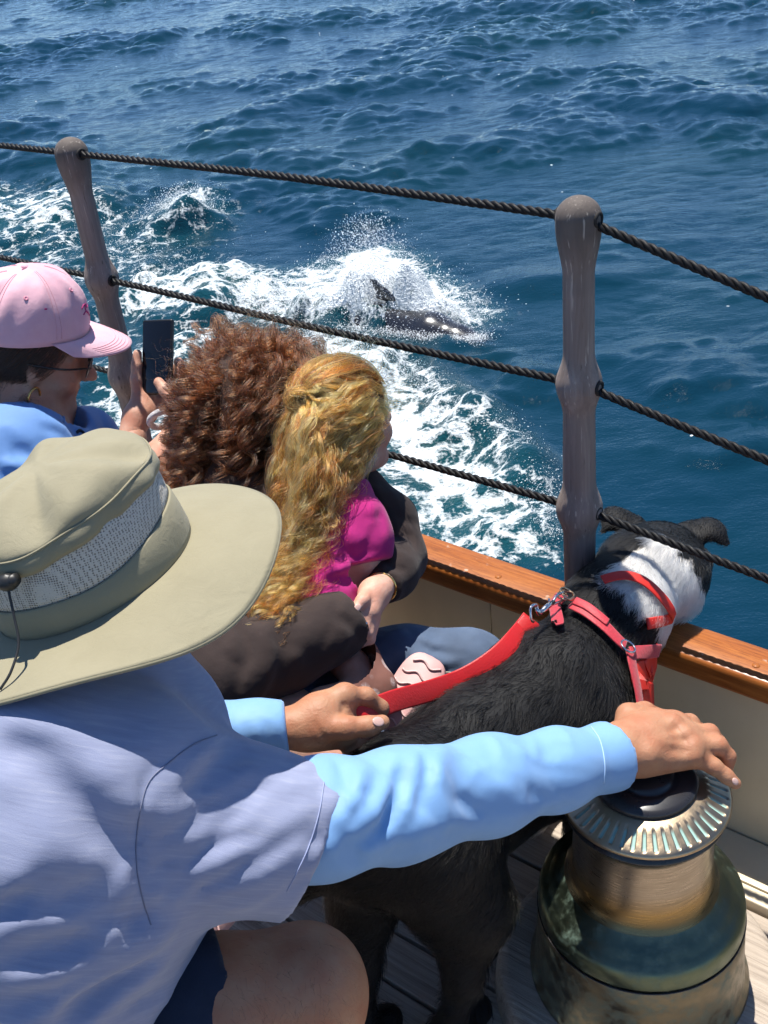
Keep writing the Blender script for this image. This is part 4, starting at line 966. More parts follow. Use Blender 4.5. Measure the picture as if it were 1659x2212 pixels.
# ------------------------------------------------------------------ woman with auburn curls, hugging the girl
cw = empty('person', (-.18, 1.45, 0), 'person with frizzy auburn curls in dark brown jacket and jeans hugging a girl', 'person')
HCW = P(555, 900, 1.88); FC = nz((.45, .85, -.15)); UC = nz((.02, .1, 1))
M_JACKET = cloth('dark_brown_fleece', (.034, .023, .021), (.043, .030, .027), 900, 22, .15, .95, .08)
S = Sdf((-.62, 1.0, 0), (.35, 2.0, .85), .0065)
head_sdf(S, HCW, FC, UC, .92, P(545, 1040, 1.86), .050, False)
S.cone(P(550, 1110, 1.85), P(540, 1450, 1.86), .10, .12, .04); S.cone(P(430, 1180, 1.74), P(690, 1080, 1.9), .045, .045, .03)
S.chain([P(540, 1450, 1.86), P(700, 1470, 1.82), P(1010, 1450, 1.80), P(940, 1690, 1.74)], [.10, .075, .055, .045], .03); S.chain([P(540, 1450, 1.86), P(640, 1600, 1.62), P(720, 1640, 1.60)], [.09, .06, .05], .03)
v1 = S.poly()
S = Sdf(*bounds([P(850, 1240, 1.77), P(735, 1410, 1.66), P(740, 1250, 1.62)], .035), .0020)
hand_sdf(S, [(P(850, 1238, 1.77), P(812, 1280, 1.690), .023, .0205), (P(812, 1280, 1.688), P(802, 1322, 1.664), .020, .0150), (P(802, 1285, 1.680), P(786, 1322, 1.658), .017, .0125)],
         [([P(792, 1284, 1.668), P(783, 1298, 1.648), P(769, 1314, 1.640)], [.0120, .0104, .0088]),
          ([P(787, 1322, 1.656), P(772, 1345, 1.640), P(754, 1352, 1.640)], [.0100, .0088, .0075]),
          ([P(797, 1324, 1.660), P(785, 1358, 1.644), P(760, 1367, 1.641)], [.0102, .0090, .0076]),
          ([P(805, 1330, 1.665), P(794, 1368, 1.650), P(766, 1381, 1.646)], [.0100, .0088, .0075]),
          ([P(810, 1337, 1.672), P(799, 1381, 1.660), P(770, 1394, 1.655)], [.0090, .0080, .0068])], .004)
v2 = S.poly(); body = mesh_obj('body', *join_polys([(relax(v1[0], v1[1], 1), v1[1]), (relax(v2[0], v2[1], 1), v2[1])]), M_SKIN_PALE, cw)
bcw = bvh_of(body); nail(772, 1313, .0052, P(768, 1320, 1.71)-P(785, 1295, 1.73), body, 1.3, .0004, bcw)
M_GOLD = plain('gold', (.80, .52, .18), .2, 1.0, .1); M_STEEL = plain('bright_steel', (.62, .62, .62), .18, 1.0, .1, 60, .04)
for x, y in ((790, 1348), (777, 1377)):
    q, nn = pin(bcw, x, y, 0); obj('ring', join_geo([torus_geo(q-nn*.008, nz(P(x-20, y+5, 1.71)-P(x, y-6, 1.72)), .0098, .0011, 24, 6), ball_geo(q+nn*.002, .0026, 8)]), M_STEEL, cw)
obj('bracelet', torus_geo(P(824, 1269, 1.716), nz(P(850, 1238, 1.77)-P(812, 1280, 1.69)), .0235, .0019, 32, 8), M_GOLD, cw)
S = Sdf((-.62, 1.08, .05), (.32, 2.0, .72), .0055)
S.cone(P(550, 1120, 1.86), P(540, 1470, 1.86), .125, .15, .04); S.cone(P(425, 1190, 1.74), P(700, 1080, 1.9), .065, .06, .04)
S.chain([P(425, 1190, 1.73), P(405, 1330, 1.64), P(430, 1465, 1.605), P(480, 1455, 1.60), P(610, 1402, 1.63), P(705, 1357, 1.655), P(765, 1334, 1.67)], [.072, .076, .07, .064, .056, .047, .039], .04)
S.chain([P(700, 1080, 1.9), P(770, 1068, 1.87), P(835, 1125, 1.86), P(860, 1205, 1.83), P(850, 1240, 1.77), P(830, 1266, 1.725)], [.05, .045, .046, .042, .035, .029], .03)
for pts, w_, a_ in [([(560, 1350), (575, 1400), (560, 1470), (520, 1520)], .016, .005), ([(640, 1340), (650, 1390), (630, 1450)], .014, .004), ([(600, 1350), (615, 1400), (600, 1470)], .014, -.005),
                    ([(790, 1050), (830, 1075), (870, 1140)], .008, .006), ([(785, 1075), (820, 1105), (850, 1165)], .008, -.006), ([(790, 1100), (820, 1130), (845, 1190)], .007, .005), ([(815, 1060), (850, 1100), (878, 1170)], .006, -.005), ([(820, 1160), (850, 1190), (880, 1200)], .007, .005), ([(820, 1200), (850, 1225), (880, 1230)], .006, -.005), ([(730, 1350), (745, 1370), (740, 1395)], .006, .004)]: fold(S, pts, w_, a_)
wrinkles(S, (420, 1330, 770, 1520), 44, 75, 22, 110, .009, .0048, 6); wrinkles(S, (765, 1040, 885, 1260), 40, 40, 20, 70, .006, .0055, 7)
S.wob(.0012, 45, 21)
S.cut(P(770, 1338, 1.67), nz(P(790, 1325, 1.68)-P(720, 1372, 1.655)), rad=.06); S.cut(P(827, 1268, 1.72), nz(P(812, 1280, 1.69)-P(850, 1240, 1.77)), rad=.045)
S.obj('jacket', M_JACKET, cw)
m = N('blue_denim'); a = m.noise(20, 5); tw = m.n('TexWave', {'Vector': m.co((1, 1, 1), (.4, .3, .7)), 'Scale': 420.0, 'Distortion': 1.5}).outputs[1]; wr = m.noise(6, 4)
cc = m.mix(m.mr(a, .35, .7, 0, 1), (.055, .088, .155), (.032, .054, .10)); cc = m.mix(m.mr(wr, .5, .75, 0, .8), cc, (.15, .21, .31)); cc = m.mix(m.mr(tw, .4, .9, 0, .3), cc, (.22, .28, .37))
m.set(Base_Color=cc, Roughness=.85, Normal=m.bump(tw, .25, .001, m.bump(a, .25, .006))); M_DENIM = m.m
S = Sdf((-.5, 1.0, 0), (.36, 1.75, .48), .006)
S.chain([P(540, 1480, 1.86), P(700, 1480, 1.82), P(880, 1455, 1.80), P(1010, 1452, 1.80), P(1020, 1490, 1.79), P(950, 1680, 1.74)], [.12, .088, .073, .066, .062, .058], .03)
S.chain([P(540, 1480, 1.86), P(650, 1610, 1.635), P(760, 1650, 1.62), P(800, 1680, 1.62)], [.11, .07, .06, .055], .03)
for pts, w_, a_ in [([(890, 1360), (930, 1390), (1000, 1400)], .006, .004), ([(890, 1380), (930, 1405), (1010, 1420)], .006, -.005), ([(880, 1400), (930, 1425), (1010, 1440)], .006, .005), ([(870, 1420), (920, 1440), (990, 1455)], .005, -.005), ([(830, 1470), (860, 1430), (900, 1400)], .005, -.006)]: fold(S, pts, w_, a_)
wrinkles(S, (800, 1350, 1035, 1480), 40, 20, 25, 90, .006, .0040, 12)
S.wob(.0010, 60, 23); jn = S.obj('jeans', M_DENIM, cw); bj = bvh_of(jn)
M_THR = plain('denim_thread', (.55, .50, .40), .8)
for dy in (0, 8): stitch(bj, [(850, 1487+dy), (905, 1462+dy), (955, 1452+dy), (1010, 1458+dy)], 40, .0009, M_THR, jn, 'seam_stitch', .0006)
# curls
M_CURL = hair_mat('auburn_hair', [(.012, .005, .003), (.03, .009, .004), (.07, .018, .006), (.13, .034, .009), (.24, .07, .018)], .30, .45)
A = (FC, np.cross(FC, UC), np.cross(np.cross(FC, UC), FC)); rad_h = V(.10, .082, .098); ctr = HCW + UC*.022
ng = 430; r = np.random.default_rng(32)
rt, rn, dl = on_skull(ng, ctr, A, rad_h, lambda d: (d[:, 2] > -.5) & ~((d[:, 0] > .45) & (d[:, 2] < .35)), 31)
part = nz(A[1]); d0 = rn*.6 + UC*.1 + np.sign((rt-ctr) @ part)[:, None]*part*.35
L = r.uniform(.15, .26, ng)*(.9+.3*np.clip(.5-dl[:, 2], 0, 1)); lay = .002 + .020*r.random(ng)
gd = grow(rt, d0, ctr, A, rad_h, L, 16, (-.05, -.10, -1.0), lay, 33, .70, .14); gd += smoothnoise(ng, 16, 30, 4)*.006*np.linspace(0, 1, 16)[None, :, None]
gd = curl(resample(gd, 44), .0100+.006*r.random(ng), r.uniform(.030, .048, ng), r.uniform(0, 6.28, ng), .25)
per = 20; n = ng*per; ci = np.repeat(np.arange(ng), per); off = r.normal(size=(n, 1, 3)); u_ = np.linspace(0, 1, 44)[None, :, None]
g = gd[ci] + off*(.0042*(1-.72*np.sin(u_*math.pi*.5)) + .0005) + smoothnoise(n, 44, 34, 5)*.0011
cut_ = r.uniform(.75, 1.0, n); tt = u_[0, :, 0][None]*cut_[:, None]*43.; jj = np.minimum(tt.astype(int), 42); fr_ = (tt-jj)[:, :, None]; ar_ = np.arange(n)[:, None]; g = g[ar_, jj]*(1-fr_) + g[ar_, jj+1]*fr_
strands('curly_hair', g, .00042, M_CURL, cw)
Ssc = Sdf(ctr-.14, ctr+.14, .006); Ssc.ell(ctr, rad_h*1.04, A, 0); Ssc.cut(ctr+FC*.06-UC*.02, nz(FC-.9*UC)); Ssc.obj('under_hair', plain('under_hair_auburn', (.030, .012, .007), .8), cw)
# flyaway frizz round the outline
n = 700; rt, rn, dl = on_skull(n, ctr, A, rad_h*1.0, lambda d: d[:, 2] > -.1, 35); L = r.uniform(.05, .11, n)
g = grow(rt+rn*.016, rn*.8+r.normal(size=(n, 3))*.5, ctr, A, rad_h, L, 12, (0, -.05, -.6), np.full(n, .024), 36, .9, .3); g = resample(g, 26); g = curl(g, .006*np.ones(n), r.uniform(.02, .04, n), r.uniform(0, 6, n), .2)
strands('flyaway_hair', g, .00014, M_CURL, cw)

# ------------------------------------------------------------------ the girl
gl = empty('person', (-.08, 1.45, .15), 'young girl with long golden wavy hair in magenta t-shirt on another person\'s lap', 'person')
HG = P(734, 918, 1.81); FG = nz((.80, .58, -.12)); UG = nz((-.05, -.03, 1)); KG = .86
M_PINKTEE = cloth('magenta_tshirt', (.42, .018, .17), (.38, .014, .15), 900, 18, .12, .9, .12)
S = Sdf((-.35, 1.05, .02), (.28, 1.95, .85), .006)
head_sdf(S, HG, FG, UG, KG, P(715, 1050, 1.79), .042)
S.cone(P(700, 1110, 1.79), P(640, 1300, 1.74), .07, .075, .03); S.cone(P(640, 1110, 1.85), P(775, 1130, 1.74), .035, .036, .02)
S.chain([P(775, 1135, 1.75), P(786, 1215, 1.745), P(762, 1262, 1.755), P(710, 1300, 1.74)], [.028, .024, .022, .018], .02)
S.chain([P(640, 1330, 1.76), P(760, 1440, 1.69), P(790, 1484, 1.665), P(690, 1510, 1.62)], [.04, .024, .018, .018], .02); S.cone(P(790, 1484, 1.665), P(850, 1540, 1.69), .018, .018, .01)
S.obj('body', M_SKIN_PALE, gl)
S = Sdf((-.35, 1.2, .22), (.22, 1.8, .62), .005)
S.chain([P(712, 1095, 1.79), P(692, 1180, 1.765), P(660, 1310, 1.72)], [.075, .084, .090], .03); S.cone(P(640, 1115, 1.85), P(772, 1130, 1.74), .044, .043, .03)
S.chain([P(772, 1130, 1.742), P(786, 1170, 1.735), P(794, 1235, 1.735)], [.043, .041, .039], .02); S.cone(P(722, 1055, 1.79), P(718, 1090, 1.79), .044, .055, .02)
for pts, w_, a_ in [([(770, 1215), (745, 1190), (720, 1160)], .007, -.006), ([(775, 1195), (765, 1165), (750, 1140)], .007, .005), ([(700, 1250), (730, 1225), (765, 1225)], .007, .006), ([(680, 1275), (720, 1250), (760, 1240)], .006, -.006), ([(810, 1120), (800, 1160), (770, 1200)], .006, -.004), ([(690, 1200), (720, 1230), (750, 1235)], .008, .004)]: fold(S, pts, w_, a_)
wrinkles(S, (690, 1070, 830, 1290), 34, -40, 30, 80, .006, .0035, 9)
S.wob(.0012, 45, 41); S.cut(P(794, 1218, 1.735), nz(P(806, 1270, 1.73)-P(784, 1170, 1.74)), rad=.062); S.ell(P(728, 1030, 1.79), (.044, .044, .03), None, .01, 's')
S.obj('t_shirt', M_PINKTEE, gl)
m = N('lace_leggings'); c = m.co(); v1_ = m.n('TexVoronoi', {'Vector': c, 'Scale': 34.0, 'Randomness': .9}).outputs['Distance']; v2_ = m.n('TexVoronoi', {'Vector': c, 'Scale': 150.0}, feature='DISTANCE_TO_EDGE').outputs[0]
pm = m.math('MULTIPLY', m.mr(v1_, .40, .52, 1, 0), m.mr(v2_, .03, .16, 1, .5))
m.set(Base_Color=m.mix(m.math('MULTIPLY', pm, .75), (.20, .085, .062), (.62, .52, .50)), Roughness=.8, Normal=m.bump(pm, .3, .001, m.bump(m.noise(25, 3), .2, .01))); M_LACE = m.m
S = Sdf((-.42, 1.05, .02), (.15, 1.6, .45), .0055)
S.chain([P(640, 1340, 1.74), P(740, 1440, 1.67), P(795, 1490, 1.655)], [.08, .056, .040], .02); S.chain([P(795, 1492, 1.650), P(690, 1505, 1.605), P(480, 1570, 1.58)], [.040, .046, .055], .02); S.wob(.0016, 60, 43)
fold(S, [(700, 1440), (720, 1470), (690, 1500)], .008, .005); fold(S, [(730, 1450), (760, 1480), (740, 1510)], .008, -.005)
S.obj('lace_leggings', M_LACE, gl, 4)
# golden hair: crown combed back to a knot, the rest falling in long waves
M_GOLD_D = hair_mat('golden_hair_dark', [(.14, .018, .002), (.30, .046, .005), (.46, .085, .010)], .28, .4); M_GOLD_L = hair_mat('golden_hair_light', [(.76, .20, .026), (.85, .30, .055), (.92, .45, .12)], .25, .4)
M_GOLD_H = hair_mat('golden_hair', [(.22, .032, .003), (.46, .080, .009), (.70, .155, .019), (.84, .27, .042), (.92, .47, .14)], .28, .40)
A = (FG, np.cross(FG, UG), np.cross(np.cross(FG, UG), FG)); A = tuple(nz(a) for a in A); rh = KG*V(.103, .084, .096); ctr = HG + UG*.026
KNOT = P(650, 868, 1.735); kd = nz(((KNOT-ctr) @ np.array(A).T)/rh); r = np.random.default_rng(51)
n = 3600
rt, rn, dl = on_skull(n, ctr, A, rh, lambda d: (d[:, 2] > .16-.35*d[:, 0]+.30*np.sin(d[:, 1]*23)*np.sin(d[:, 0]*19+2)) & (d[:, 0] > -.75) & ~((d[:, 0] > .80) & (d[:, 2] < .40)), 52)
k = 18; t = np.linspace(0, 1, k)[None, :, None]; om = np.arccos(np.clip((dl*kd).sum(1), -1, 1))[:, None, None]
sl_ = (np.sin((1-t)*om)*dl[:, None, :] + np.sin(t*om)*kd[None, None, :])/np.maximum(np.sin(om), .05)
ncl = 150; cen = r.choice(n, ncl, replace=False); cb = np.argmax(dl @ dl[cen].T, 1); bn = smoothnoise(ncl, k, 53, 5)
pull = np.clip(.15+.8*t, 0, .80); sl_ = sl_*(1-pull) + sl_[cen][cb]*pull + bn[cb]*np.sin(math.pi*t)*.085 + smoothnoise(n, k, 54, 5)*.03*t*(1.2-t); sl_ /= np.linalg.norm(sl_, axis=2)[:, :, None]
sag = V(0, 0, -1)[None, None]*.012*np.sin(math.pi*t)*(dl[:, 2:3, None] < .25)
lift = (.002+.013*r.random(n)*(.5+.5*np.sin(cb*2.4)))[:, None, None]*np.sin(math.pi*np.clip(t, .06, 1))**.5 + .001
g = ctr + (sl_*rh*(1+lift/.09)) @ np.array(A) + sag; tone = r.choice(3, ncl, p=(.28, .44, .28))[cb]
for k_, mt in enumerate((M_GOLD_D, M_GOLD_H, M_GOLD_L)): strands('combed_hair', resample(g[tone == k_], 30), .00034, mt, gl)
# shell under the hair, coloured dark for the shade between locks
Ssc = Sdf(ctr-.14, ctr+.14, .006); Ssc.ell(ctr, rh*1.012, A, 0); Ssc.cut(ctr-np.array(A)[2]*.03+np.array(A)[0]*.02, nz(np.array(A)[0]*.75-np.array(A)[2]*.62)); Ssc.obj('under_hair', plain('under_hair_gold', (.10, .038, .009), .8), gl)
def lock(path, widths, n, kk, seed, amp, wave, rad, mat, parent, name, nclump=60, flat=.6, endtaper=.35):
    "a fall of hair along a path (world points), spread to the given half widths"
    r = np.random.default_rng(seed); c = catmull(path, kk); w_ = catmull(np.array(widths)[:, None]*np.ones((1, 3)), kk)[:, 0]
    T = np.gradient(c, axis=0); side = np.array([nz(np.cross(tt, RAY(750, 1100))) for tt in T]); dep = np.array([nz(np.cross(s_, tt)) for s_, tt in zip(side, T)])
    cu = r.normal(size=(nclump, 2))*.55; cu = np.clip(cu, -1.15, 1.15); ci = r.integers(0, nclump, n); cp_ = r.uniform(0, 6.28, nclump); clen = r.uniform(.80, 1.04, nclump)
    o = cu[ci] + r.normal(size=(n, 2))*.075; nn = smoothnoise(nclump, kk, seed+1, 7)[ci]*.30 + smoothnoise(n, kk, seed+2, 6)*.10
    pts = c[None] + side[None]*((o[:, :1]+nn[:, :, 0])*w_[None])[:, :, None] + dep[None]*((o[:, 1:]+nn[:, :, 1])*w_[None]*flat)[:, :, None]
    q = np.empty_like(pts); u = np.linspace(0, 1, kk)
    for i in range(n):
        tt = u*clen[ci[i]]*r.uniform(.93, 1.0)*(kk-1.001); tt = np.minimum(tt, kk-1.001); j = tt.astype(int); f = (tt-j)[:, None]; q[i] = pts[i, j]*(1-f)+pts[i, np.minimum(j+1, kk-1)]*f
    q = curl(q, amp*(.6+.8*r.random(nclump))[ci]*(.85+.3*r.random(n)), wave*r.uniform(.8, 1.25, nclump)[ci], cp_[ci]+r.normal(size=n)*.22, .35)
    if mat is M_GOLD_H:
        tone = r.choice(3, nclump, p=(.24, .42, .34))[ci]; o = None
        for k_, mt in enumerate((M_GOLD_D, M_GOLD_H, M_GOLD_L)):
            if (tone == k_).any(): o = strands(name, q[tone == k_], rad, mt, parent)
        return o
    return strands(name, q, rad, mat, parent)
lock([KNOT, P(652, 895, 1.715), P(668, 960, 1.70), P(680, 1040, 1.69), P(668, 1130, 1.685), P(640, 1220, 1.665), P(600, 1300, 1.63), P(572, 1385, 1.605)], [.006, .012, .028, .034, .034, .034, .034, .022], 1500, 46, 61, .0085, .075, .00036, M_GOLD_H, gl, 'long_hair', 110)
lock([P(735, 905, 1.735), P(712, 960, 1.715), P(690, 1040, 1.70), P(672, 1120, 1.69), P(650, 1200, 1.67), P(612, 1290, 1.635), P(560, 1360, 1.60)], [.028, .034, .036, .034, .032, .030, .026], 1500, 46, 64, .008, .08, .00036, M_GOLD_H, gl, 'long_hair', 120)
lock([P(790, 885, 1.75), P(775, 930, 1.735), P(742, 985, 1.72), P(715, 1040, 1.715), P(690, 1120, 1.70), P(660, 1220, 1.675), P(615, 1330, 1.63)], [.018, .022, .024, .022, .022, .022, .022], 800, 44, 67, .007, .07, .00036, M_GOLD_H, gl, 'long_hair', 60)
lock([P(650, 880, 1.75), P(632, 950, 1.735), P(628, 1040, 1.72), P(625, 1130, 1.705), P(615, 1210, 1.68), P(585, 1290, 1.65), P(545, 1340, 1.62)], [.018, .024, .028, .028, .030, .030, .026], 900, 44, 70, .009, .07, .00036, M_GOLD_H, gl, 'long_hair', 70)
for i_, (x0, y0, d0_, x1, y1, x2, y2) in enumerate([(812, 880, 1.735, 760, 905, 690, 960), (818, 905, 1.74, 765, 940, 700, 1010), (815, 930, 1.745, 770, 970, 705, 1050), (806, 958, 1.75, 765, 1000, 715, 1080), (800, 850, 1.73, 745, 880, 672, 935), (795, 975, 1.76, 760, 1020, 715, 1110), (690, 880, 1.715, 672, 930, 655, 1010)]):
    lock([P(x0, y0-10, d0_+.004), P((x0+x1)/2, (y0+y1)/2-8, d0_-.016), P(x1, y1, d0_-.030), P((x1+x2)/2, (y1+y2)/2, d0_-.036), P(x2, y2, d0_-.045), P(x2-14, y2+90, d0_-.055), P(x2-40, y2+180, d0_-.075)], [.014, .017, .018, .018, .018, .018, .014], 300, 34, 80+i_*3, .0040, .075, .00036, M_GOLD_H, gl, 'swept_hair', 40)
for i_, (x0, x1, x2, y2) in enumerate([(600, 585, 560, 1400), (620, 600, 590, 1385), (575, 550, 530, 1370), (640, 625, 622, 1350), (590, 570, 548, 1345), (612, 606, 602, 1405)]):
    lock([P(x0+25, 1190, 1.665), P(x0, 1260, 1.64), P(x1, 1320, 1.605), P((x1+x2)/2, (1320+y2)/2, 1.588), P(x2, y2, 1.58)], [.012, .010, .008, .006, .003], 70, 40, 120+i_*3, .0095, .055, .00034, M_GOLD_H, gl, 'hair_end', 5)
# knot twisted over itself
kq = []
for i in range(90):
    th = i/90*6.28*1.0; kq.append(KNOT + .015*math.cos(th)*_R + .012*math.sin(th)*_U - .014*_F)
kt = np.array(kq); r = np.random.default_rng(71); g = kt[None] + r.normal(size=(420, 1, 3))*.0048 + smoothnoise(420, 90, 72, 12)*.0012; strands('hair_knot', g[:, ::3], .00034, M_GOLD_H, gl)
n = 520; rt, rn, dl = on_skull(n, ctr, A, rh, lambda d: d[:, 2] > -.1, 73); g = grow(rt, rn+r.normal(size=(n, 3))*.8, ctr, A, rh, r.uniform(.03, .09, n), 10, (-.4, -.3, -.2), np.full(n, .012), 74, .85, .35); strands('flyaway_hair', resample(g, 18), .00018, M_GOLD_L, gl)
obj('hair_clip', tube_geo(catmull([P(693, 818, 1.725), P(702, 824, 1.722), P(708, 832, 1.722)], 8), .0022, 6), plain('grey_clip', (.25, .2, .22), .4), gl)

# ------------------------------------------------------------------ woman in the pink cap
pw = empty('person', (-.62, 1.8, .0), 'person in pink baseball cap, gold hoop earring and blue shirt taking a phone photo', 'person')
HP_ = P(62, 760, 1.93); FP = nz((.93, .22, -.32)); UP = nz(V(.30, .05, .95)-(V(.30, .05, .95) @ FP)*FP); RP = np.cross(FP, UP)
S = Sdf((-1.0, 1.25, .0), (.0, 2.15, .98), .0058)
AP = head_sdf(S, HP_, FP, UP, .98, P(30, 935, 1.93), .052, True, .020)
S.cone(P(40, 1000, 1.94), P(20, 1350, 1.94), .11, .12, .04)
S.chain([P(190, 960, 2.05), P(230, 1060, 2.10), P(262, 1010, 2.2), P(288, 945, 2.235)], [.045, .040, .034, .028], .03)
S.chain([P(-60, 1000, 1.85), P(120, 1180, 1.95), P(330, 1010, 2.12), P(390, 930, 2.17)], [.045, .040, .034, .028], .03)
LB = P(20, 1350, 1.94); HB = V(LB[0]-.02, LB[1]+.02, .13); kneeP = HB+V(.30, .06, .22); S.cone(LB, HB, .12, .12, .04)
S.chain([HB+V(.04, -.06, 0), kneeP+V(0, -.08, 0), kneeP+V(.10, -.10, -.30)], [.09, .06, .036], .03); S.chain([HB+V(.04, .07, 0), kneeP+V(0, .06, 0), kneeP+V(.12, .04, -.30)], [.09, .06, .036], .03)
for q_ in (kneeP+V(.10, -.10, -.305), kneeP+V(.12, .04, -.305)): S.cone(q_, q_+V(.11, 0, -.01), .034, .024, .02)
v1 = S.poly()
S = Sdf(*bounds([P(250, 990, 2.22), P(440, 960, 2.22), P(300, 740, 2.3), P(400, 740, 2.2)], .03), .0026)
hand_sdf(S, [(P(270, 985, 2.22), P(294, 905, 2.245), .027, .025), (P(294, 905, 2.248), P(318, 868, 2.268), .025, .021), (P(300, 890, 2.25), P(302, 862, 2.255), .022, .016), (P(320, 890, 2.26), P(345, 868, 2.275), .020, .016)],
         [([P(300, 866, 2.256), P(294, 822, 2.252), P(295, 790, 2.25), P(297, 764, 2.25)], [.0140, .0118, .0108, .009]),
          ([P(330, 866, 2.275), P(355, 835, 2.285), P(385, 815, 2.275), P(388, 800, 2.262)], [.0115, .0105, .0095, .008]),
          ([P(325, 850, 2.278), P(350, 815, 2.288), P(384, 795, 2.275), P(388, 782, 2.262)], [.0115, .0105, .0095, .008])], .006)
hand_sdf(S, [(P(425, 960, 2.16), P(400, 905, 2.185), .027, .024), (P(400, 905, 2.19), P(392, 855, 2.21), .024, .018), (P(410, 890, 2.19), P(402, 835, 2.215), .02, .015)],
         [([P(392, 890, 2.18), P(372, 862, 2.19), P(356, 843, 2.20), P(343, 826, 2.208)], [.0165, .0132, .0120, .0105]),
          ([P(400, 845, 2.215), P(398, 808, 2.225), P(391, 790, 2.245), P(384, 782, 2.255)], [.0118, .0110, .0098, .0085]),
          ([P(404, 855, 2.215), P(404, 822, 2.23), P(398, 808, 2.25)], [.0115, .0105, .009])], .006)
v2 = S.poly(); body = mesh_obj('body', *join_polys([(relax(v1[0], v1[1], 1), v1[1]), (relax(v2[0], v2[1], 1), v2[1])]), M_SKIN_MID, pw); bpw = bvh_of(body)
M_BLUE = cloth('blue_jersey', (.13, .27, .56), (.115, .245, .52), 1100, 14, .06, .62, .2)
S = Sdf((-1.0, 1.25, -.01), (-.2, 2.0, .40), .0065); S.ell(HB+V(0, 0, .02), (.16, .17, .125), None, .03); S.cone(HB+V(.04, -.06, .01), kneeP+V(-.08, -.08, -.04), .105, .08, .03); S.cone(HB+V(.04, .07, .01), kneeP+V(-.08, .06, -.04), .105, .08, .03); S.wob(.002, 40, 78); S.obj('shorts', cloth('white_shorts', (.42, .40, .37)), pw)
S = Sdf((-1.05, 1.25, .05), (-.36, 2.2, .82), .0055)
S.chain([P(50, 1005, 1.93), P(35, 1130, 1.92), P(20, 1350, 1.92), HB+V(0, 0, .08)], [.125, .135, .145, .155], .04); S.cone(P(-70, 1000, 1.85), P(190, 955, 2.03), .060, .052, .05); S.cone(P(40, 950, 1.93), P(50, 980, 1.93), .068, .09, .04)
S.chain([P(185, 950, 2.03), P(225, 1010, 2.08), P(240, 1070, 2.10)], [.056, .052, .05], .03); S.chain([P(-60, 990, 1.85), P(0, 1090, 1.88), P(100, 1180, 1.93)], [.062, .058, .052], .03)
for pts, w_, a_ in [([(130, 900), (165, 930), (190, 975)], .010, -.008), ([(160, 870), (195, 910), (215, 955)], .009, .006), ([(20, 960), (80, 985), (130, 1000)], .012, -.006), ([(0, 1000), (60, 1010), (120, 1040)], .010, .008), ([(0, 1030), (50, 1040), (100, 1070)], .009, -.008), ([(0, 1060), (40, 1065), (80, 1090)], .008, .007), ([(100, 950), (140, 985), (160, 1020)], .009, .005)]: fold(S, pts, w_, a_)
wrinkles(S, (0, 890, 240, 1100), 36, 25, 20, 110, .008, .0045, 10)
S.wob(.0014, 36, 81); S.ell(P(58, 905, 1.93), (.100, .078, .060), (FP, RP, UP), .012, 's')
tee = S.obj('t_shirt', M_BLUE, pw); bt = bvh_of(tee)
q, nn = pin_path(bt, [(165, 935), (172, 930), (180, 936), (176, 944)], 12, .001); obj('shirt_print', tube_geo(q, .0028, 5), plain('dark_print', (.012, .014, .03), .7), tee)
# dark hair tied back under the cap
M_DARKH = hair_mat('dark_brown_hair', [(.008, .005, .004), (.018, .010, .007), (.035, .020, .013)], .3, .4)
rad_h = .98*V(.100, .081, .094); ctr = HP_ + UP*.024; n = 4200; r = np.random.default_rng(91)
rt, rn, dl = on_skull(n, ctr, AP, rad_h, lambda d: (d[:, 2] < .45) & (d[:, 2] > -.55) & (d[:, 0] < .62-.9*np.abs(np.minimum(d[:, 2], 0))) & ~((np.abs(d[:, 1]) > .55) & (d[:, 0] > -.30) & (d[:, 2] < .02)), 92)
bun = ((P(-22, 815, 1.92)-ctr) @ np.array(AP).T)/rad_h; bl = np.linalg.norm(bun); kd = bun/bl; k = 14; t = np.linspace(0, 1, k)[None, :, None]; om = np.arccos(np.clip((dl*kd).sum(1), -.999, .999))[:, None, None]
sl_ = (np.sin((1-t)*om)*dl[:, None] + np.sin(t*om)*kd)/np.maximum(np.sin(om), .05); sl_ += smoothnoise(n, k, 93, 5)*.03*np.sin(math.pi*t)
g = ctr + (sl_*rad_h*(1.03+.05*r.random(n)[:, None, None]*np.sin(math.pi*t))) @ np.array(AP); strands('pulled_back_hair', resample(g, 22), .00024, M_DARKH, pw)
BC = P(-12, 822, 1.92); bv, bf = on_skull(900, BC, np.eye(3), V(.034, .034, .034), lambda d: d[:, 0] > -2, 94)[:2]
g = BC[None, None] + ((bv-BC)[:, None]*(1+.25*np.sin(np.linspace(0, 6, 16))[None, :, None])) + smoothnoise(900, 16, 95, 4)*.014; strands('hair_bun', g, .00024, M_DARKH, pw)
n = 60; g = grow(np.repeat(P(55, 858, 1.86)[None], n, 0)+r.normal(size=(n, 3))*.004, np.repeat((-UP)[None], n, 0)+r.normal(size=(n, 3))*.5, ctr, AP, rad_h*.8, r.uniform(.03, .07, n), 10, (0, 0, -1), np.full(n, .0), 96, .85, .3); strands('loose_hair', resample(curl(g, .004*np.ones(n), .03*np.ones(n), np.zeros(n)), 16), .00018, M_DARKH, pw)
